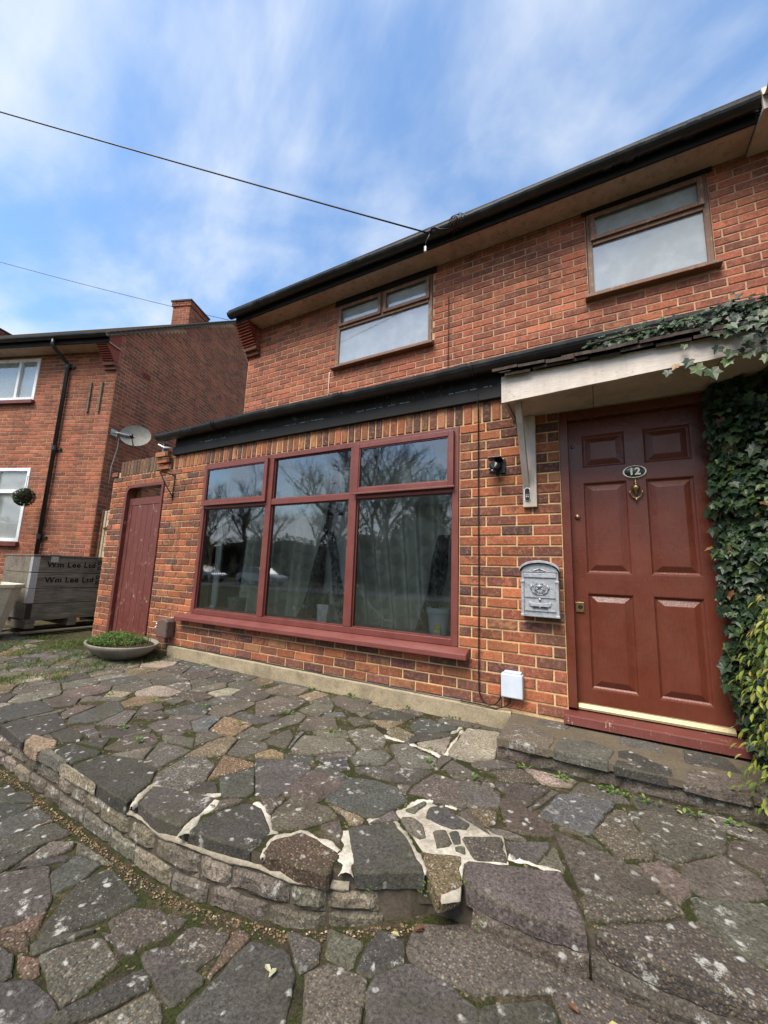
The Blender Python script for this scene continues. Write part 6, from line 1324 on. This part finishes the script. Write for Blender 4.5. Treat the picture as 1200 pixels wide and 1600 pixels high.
T(m.build('joint_weeds', 'grass'), 'tiny weeds and moss growing in the paving joints', 'weeds', kind='stuff')
m = MB()      # grit washed along the foot of the curved wall
for i in range(2600):
    s_ = rs.uniform(1.5, acc[-1]-1.2); x, y, nx_, ny_ = along(s_)
    d = abs(rs.gauss(0, 0.022)); px, py = x+nx_*d, y+ny_*d; r_ = rs.uniform(0.0018, 0.0055)*(1.5 if rs.random() < 0.06 else 1); z = zlow(px, py)-0.014+r_*0.4+0.006
    c = jit(pick([((0.17, 0.115, 0.06), 5), ((0.34, 0.27, 0.18), 1.4), ((0.08, 0.06, 0.04), 4)]), 0.3); q = [Vector((px, py, z))+Vector(v)*r_*rs.uniform(0.7, 1.3) for v in ((1, 0, 0), (-1, 0, 0), (0, 1, 0), (0, -1, 0), (0, 0, 0.8), (0, 0, -0.8))]
    m.add(q, [(0, 2, 4), (2, 1, 4), (1, 3, 4), (3, 0, 4), (0, 5, 2), (2, 5, 1), (1, 5, 3), (3, 5, 0)], c)
for i in range(500):
    x = rs.uniform(0.8, 5.2); y = rs.uniform(-2.6, -0.1)
    if abs(y-edge(x)) < 0.04: continue
    z = (ztop(x, y) if y > edge(x) else zlow(x, y))-0.012; r_ = rs.uniform(0.0015, 0.0045); c = jit(pick([((0.45, 0.38, 0.27), 2), ((0.2, 0.14, 0.08), 3)]), 0.3)
    q = [Vector((x, y, z))+Vector(v)*r_*rs.uniform(0.7, 1.3) for v in ((1, 0, 0), (-1, 0, 0), (0, 1, 0), (0, -1, 0), (0, 0, 0.8), (0, 0, -0.8))]; m.add(q, [(0, 2, 4), (2, 1, 4), (1, 3, 4), (3, 0, 4), (0, 5, 2), (2, 5, 1), (1, 5, 3), (3, 5, 0)], c)
gm = plain('grit', (1, 1, 1), 0.9); k_ = NT('grit_colour'); MAT['grit'] = k_.fin(k_.attr('bc'), 0.9, 0.2)
T(m.build('grit', 'grit'), 'sandy grit washed along the foot of the curved stone wall', 'grit', kind='stuff')
# fallen leaves
FL = [(3.258, -1.885, 'pale', 'pale pointed leaf lying on the big dark slab, left of the pair'), (3.30, -1.88, 'pale', 'pale pointed leaf lying on the big dark slab, right of the pair'),
      (4.20, -1.60, 'y', 'yellow leaf at the foot of the right low wall, farthest left'), (4.24, -1.60, 'y', 'yellow leaf at the foot of the right low wall, second from the left'), (4.33, -1.58, 'y', 'yellow leaf at the foot of the right low wall, third from the left'),
      (4.36, -1.575, 'b', 'brown leaf among the yellow ones by the right low wall'), (4.41, -1.575, 'y', 'yellow leaf at the foot of the right low wall, nearest the corner'), (4.44, -1.57, 'pale', 'cream leaf at the foot of the right low wall by the bottom edge'),
      (3.63, -1.585, 'b', 'brown leaf in the hole where the curved wall ends'), (3.60, -1.63, 'y', 'yellow leaf on the grit where the curved wall ends'), (3.66, -1.56, 'b', 'brown leaf deepest in the gap between the two walls'), (4.1, -1.60, 'b', 'brown leaf under the big purple slab edge'),
      (3.42, -0.06, 'b', 'curled brown leaf against the plinth, left of three'), (3.46, -0.09, 'b', 'curled brown leaf against the plinth, right of three'), (3.40, -0.10, 'b', 'curled brown leaf in front of the other two by the plinth'),
      (4.5, -0.57, 'y', 'yellow leaf at the foot of the door step'), (4.62, -0.57, 'pale', 'cream leaf at the foot of the door step, nearest the weeds'), (4.75, -0.6, 'pale', 'cream leaf right of the weeds below the door step'), (4.83, -0.63, 'pale', 'cream leaf farthest right below the door step')]
for x, y, c, lab in FL:
    z = (ztop(x, y) if y > edge(x) else zlow(x, y))+0.010; m = MB(); a = rs.uniform(0, 6.28)
    leaf_mesh(m, Vector((x, y, z)), Vector((math.cos(a), math.sin(a), 0.1)), Vector((0, 0, 1)), 0.032, 0.008, {'pale': (0.45, 0.42, 0.28), 'y': (0.42, 0.36, 0.16), 'b': (0.14, 0.065, 0.03)}[c])
    T(m.build('fallen_leaf', 'leaf'), lab, 'leaf', 'fallen leaves')
# hanging topiary ball
tb = empty('topiary_ball', 'round green topiary ball hanging right of the lower white window of the neighbouring house', 'plant', loc=tuple(NF(-1.24, -0.30, 1.9))); m = MB(); bc_ = NF(-1.24, -0.30, 2.05)
for i in range(900):
    v = Vector((rs.gauss(0, 1), rs.gauss(0, 1), rs.gauss(0, 1))).normalized(); leaf_mesh(m, bc_+v*0.15*rs.uniform(0.85, 1.0), v+Vector((rs.uniform(-.6, .6), rs.uniform(-.6, .6), rs.uniform(-.6, .6))), Vector((0.1, 0.3, 1)), 0.035, 0.011, jit((0.045, 0.075, 0.035), 0.4))
m.build('foliage', 'leaf', tb); MB().lathe([(0.0, bc_.z-0.125), (0.09, bc_.z-0.09), (0.125, bc_.z), (0.09, bc_.z+0.09), (0, bc_.z+0.125)], bc_.x, bc_.y, 12).build('core', 'soil', tb)
MB().tube([bc_+Vector((0, 0, 0.12)), NF(-1.24, -0.3, 2.44), NF(-1.24, -0.02, 2.46)], 0.007, 5).build('hanger', 'steel', tb)

# ------------------------------------------------------------------ across the street (seen in the window reflections)
def tree(x, y, h, seed, label, spread=0.55, dense=6):
    q = random.Random(seed); t = empty('bare_tree', label, 'tree', 'bare trees across the street', loc=(x, y, -0.5)); tm = MB(); cm = MB()
    def grow(p, d, L_, r_, lev):
        n = 4 if lev < 2 else 3; pts = [p]; 
        for i in range(n): d = (d+Vector((q.gauss(0, .14), q.gauss(0, .14), q.gauss(0.03, .1)))).normalized(); pts.append(pts[-1]+d*L_/n)
        rr = [lerp(r_, r_*0.6, i/n) for i in range(n+1)]; (tm if lev < 2 else cm).tube(pts, rr, 7 if lev < 2 else 3, cap=False)
        if lev >= 5: return
        for k in range(dense if lev == 0 else (4 if lev < 4 else 3)):
            f_ = q.uniform(0.45 if lev == 0 else 0.25, 1.0); i = min(n-1, int(f_*n)); b = pts[i].lerp(pts[i+1], f_*n-i); a = q.uniform(0, 6.28); dd = (d*0.8+Vector((math.cos(a), math.sin(a), q.uniform(0.0, 0.6)))*spread*1.4).normalized()
            grow(b, dd, L_*q.uniform(0.5, 0.72), r_*0.5, lev+1)
    grow(Vector((x, y, -0.5)), Vector((0, 0, 1)), h*0.5, h*0.017, 0)
    tm.build('trunk', 'bark', t); cm.build('crown', 'bark', t)
for i, (x, y, h, lab) in enumerate(((-12.5, -27, 16, 'tall bare tree reflected in the middle pane'), (-20, -29, 15, 'bare tree reflected left of the middle pane'), (-6.5, -28, 14.5, 'bare tree reflected in the right pane'), (-28, -27, 14, 'bare tree reflected in the left pane'), (-37, -29, 13, 'bare tree reflected at the left edge of the window'), (-16, -35, 16, 'distant bare tree reflected in the window'), (-10, -34, 12, 'bare tree behind the tallest one in the reflection'), (-24, -33, 12, 'bare tree between the two left ones in the reflection'), (-3, -32, 13, 'bare tree behind the evergreens in the reflection'), (-32, -34, 12, 'bare tree behind the parked silver car'), (-18, -28, 9, 'small bare tree behind the parked pale car'), (-44, -33, 13, 'bare tree at the far left across the street'))): tree(x, y, h, 31+i, lab)
def bush(x, y, rx, ry, rz, z0, n, label, seed, col=(0.022, 0.035, 0.016)):
    q = random.Random(seed); t = empty('conifer', label, 'tree', loc=(x, y, -0.5)); m = MB()
    for i in range(n):
        v = Vector((q.gauss(0, 1), q.gauss(0, 1), q.gauss(0, 1))).normalized(); w_ = max(0.12, 1-0.75*max(0, v.z)); k = 0.8+0.35*noise.noise(v*3+Vector((seed, 0, 0)))
        p = Vector((x+v.x*rx*w_*k, y+v.y*ry*w_*k, z0+v.z*rz)); leaf_mesh(m, p, v+Vector((q.uniform(-.8, .8), q.uniform(-.8, .8), q.uniform(-.3, .9))), Vector((0.2, 0.1, 1)), q.uniform(0.25, 0.5), 0.10, jit(col, 0.4))
    m.build('crown', 'leaf', t); MB().lathe([(0.0, z0-rz*0.9), (rx*0.55, z0-rz*0.6), (rx*0.6, z0), (rx*0.3, z0+rz*0.6), (0, z0+rz*0.8)], x, y, 12, 1, ry/rx).build('inner_crown', 'soil', t); MB().tube([(x, y, -0.5), (x, y, z0)], 0.18, 8).build('trunk', 'bark', t)
bush(-7.6, -26.0, 2.8, 2.2, 4.6, 3.2, 3000, 'tall dark evergreen reflected in the right pane', 3); bush(-3.6, -26.0, 2.6, 2.2, 4.0, 2.8, 2600, 'lower dark evergreen beside the tall one', 9); bush(-13, -33, 4.5, 2.5, 4.0, 2.6, 2400, 'wide evergreen behind the bare trees', 4)
m = MB(); q = random.Random(8)
for i in range(11000):
    x = q.uniform(-70, 12); top_h = 5.2+2.6*noise.noise(Vector((x*0.16, 0, 0))); z = q.uniform(-0.5, top_h); y = -37.2-q.uniform(0, 0.6) if z < top_h-0.3 else q.uniform(-38.8, -37.2)
    leaf_mesh(m, Vector((x, y, z)), Vector((q.uniform(-.6, .6), 1, q.uniform(-.2, .9))), Vector((0.1, 0, 1)), q.uniform(0.4, 0.8), 0.18, jit((0.040, 0.040, 0.024), 0.4))
hedge = empty('hedge', 'tall dark hedge far across the street behind the bare trees', 'hedge', loc=(-29, -38, -0.5)); m.build('foliage', 'leaf', hedge, kind='stuff'); ih = MB()
for i in range(82):
    x = -70+i; ih.box(x, x+0.99, -38.7, -37.6, -0.52, max(1.5, 5.2+2.6*noise.noise(Vector(((x+0.5)*0.16, 0, 0)))-0.7))
ih.build('inner_hedge', 'soil', hedge)
def car(x, y, paint, label):
    c = empty('parked_car', label, 'car', 'cars parked across the street', loc=(x, y, -0.5)); g = -0.5
    side = [(-2.1, 0.28), (2.05, 0.28), (2.15, 0.62), (2.0, 0.82), (1.05, 0.95), (-1.75, 0.98), (-2.1, 0.85), (-2.15, 0.5)]; yprism(MB(), [(x+a, g+b) for a, b in side], y-0.85, y+0.85).build('body', paint, c, bevel=0.08)
    cab = [(-1.85, 0.94), (1.05, 0.94), (0.35, 1.42), (-1.35, 1.45)]; n = 4; vs = [(x+a, y-0.80+(0.16 if b > 1 else 0), g+b) for a, b in cab]+[(x+a, y+0.80-(0.16 if b > 1 else 0), g+b) for a, b in cab]
    MB().add(vs, [(0, 1, 2, 3), (7, 6, 5, 4), (1, 5, 6, 2), (0, 3, 7, 4)]).build('windows', 'dark_glass', c); MB().add([(p[0], p[1], p[2]+0.004) for p in (vs[2], vs[3], vs[7], vs[6])], [(0, 1, 2, 3)]).build('roof', paint, c)
    for a in (-1.3, 1.35):
        for s_ in (-0.86, 0.72): MB().lathe([(0.0, y+s_), (0.30, y+s_), (0.32, y+s_+0.03), (0.32, y+s_+0.14), (0, y+s_+0.14)], x+a, g+0.32, 20, axis='y').build('wheel', 'rubber', c)
    for s_ in (-0.65, 0.65): B(x+2.08, x+2.17, y+s_-0.15, y+s_+0.15, g+0.62, g+0.74).build('headlight', 'paper', c)
car(-27.5, -21.0, 'car_paint', 'dark silver car parked across the street, left of two'); car(-20.5, -21.2, 'car_pale', 'pale car parked across the street, right of two')
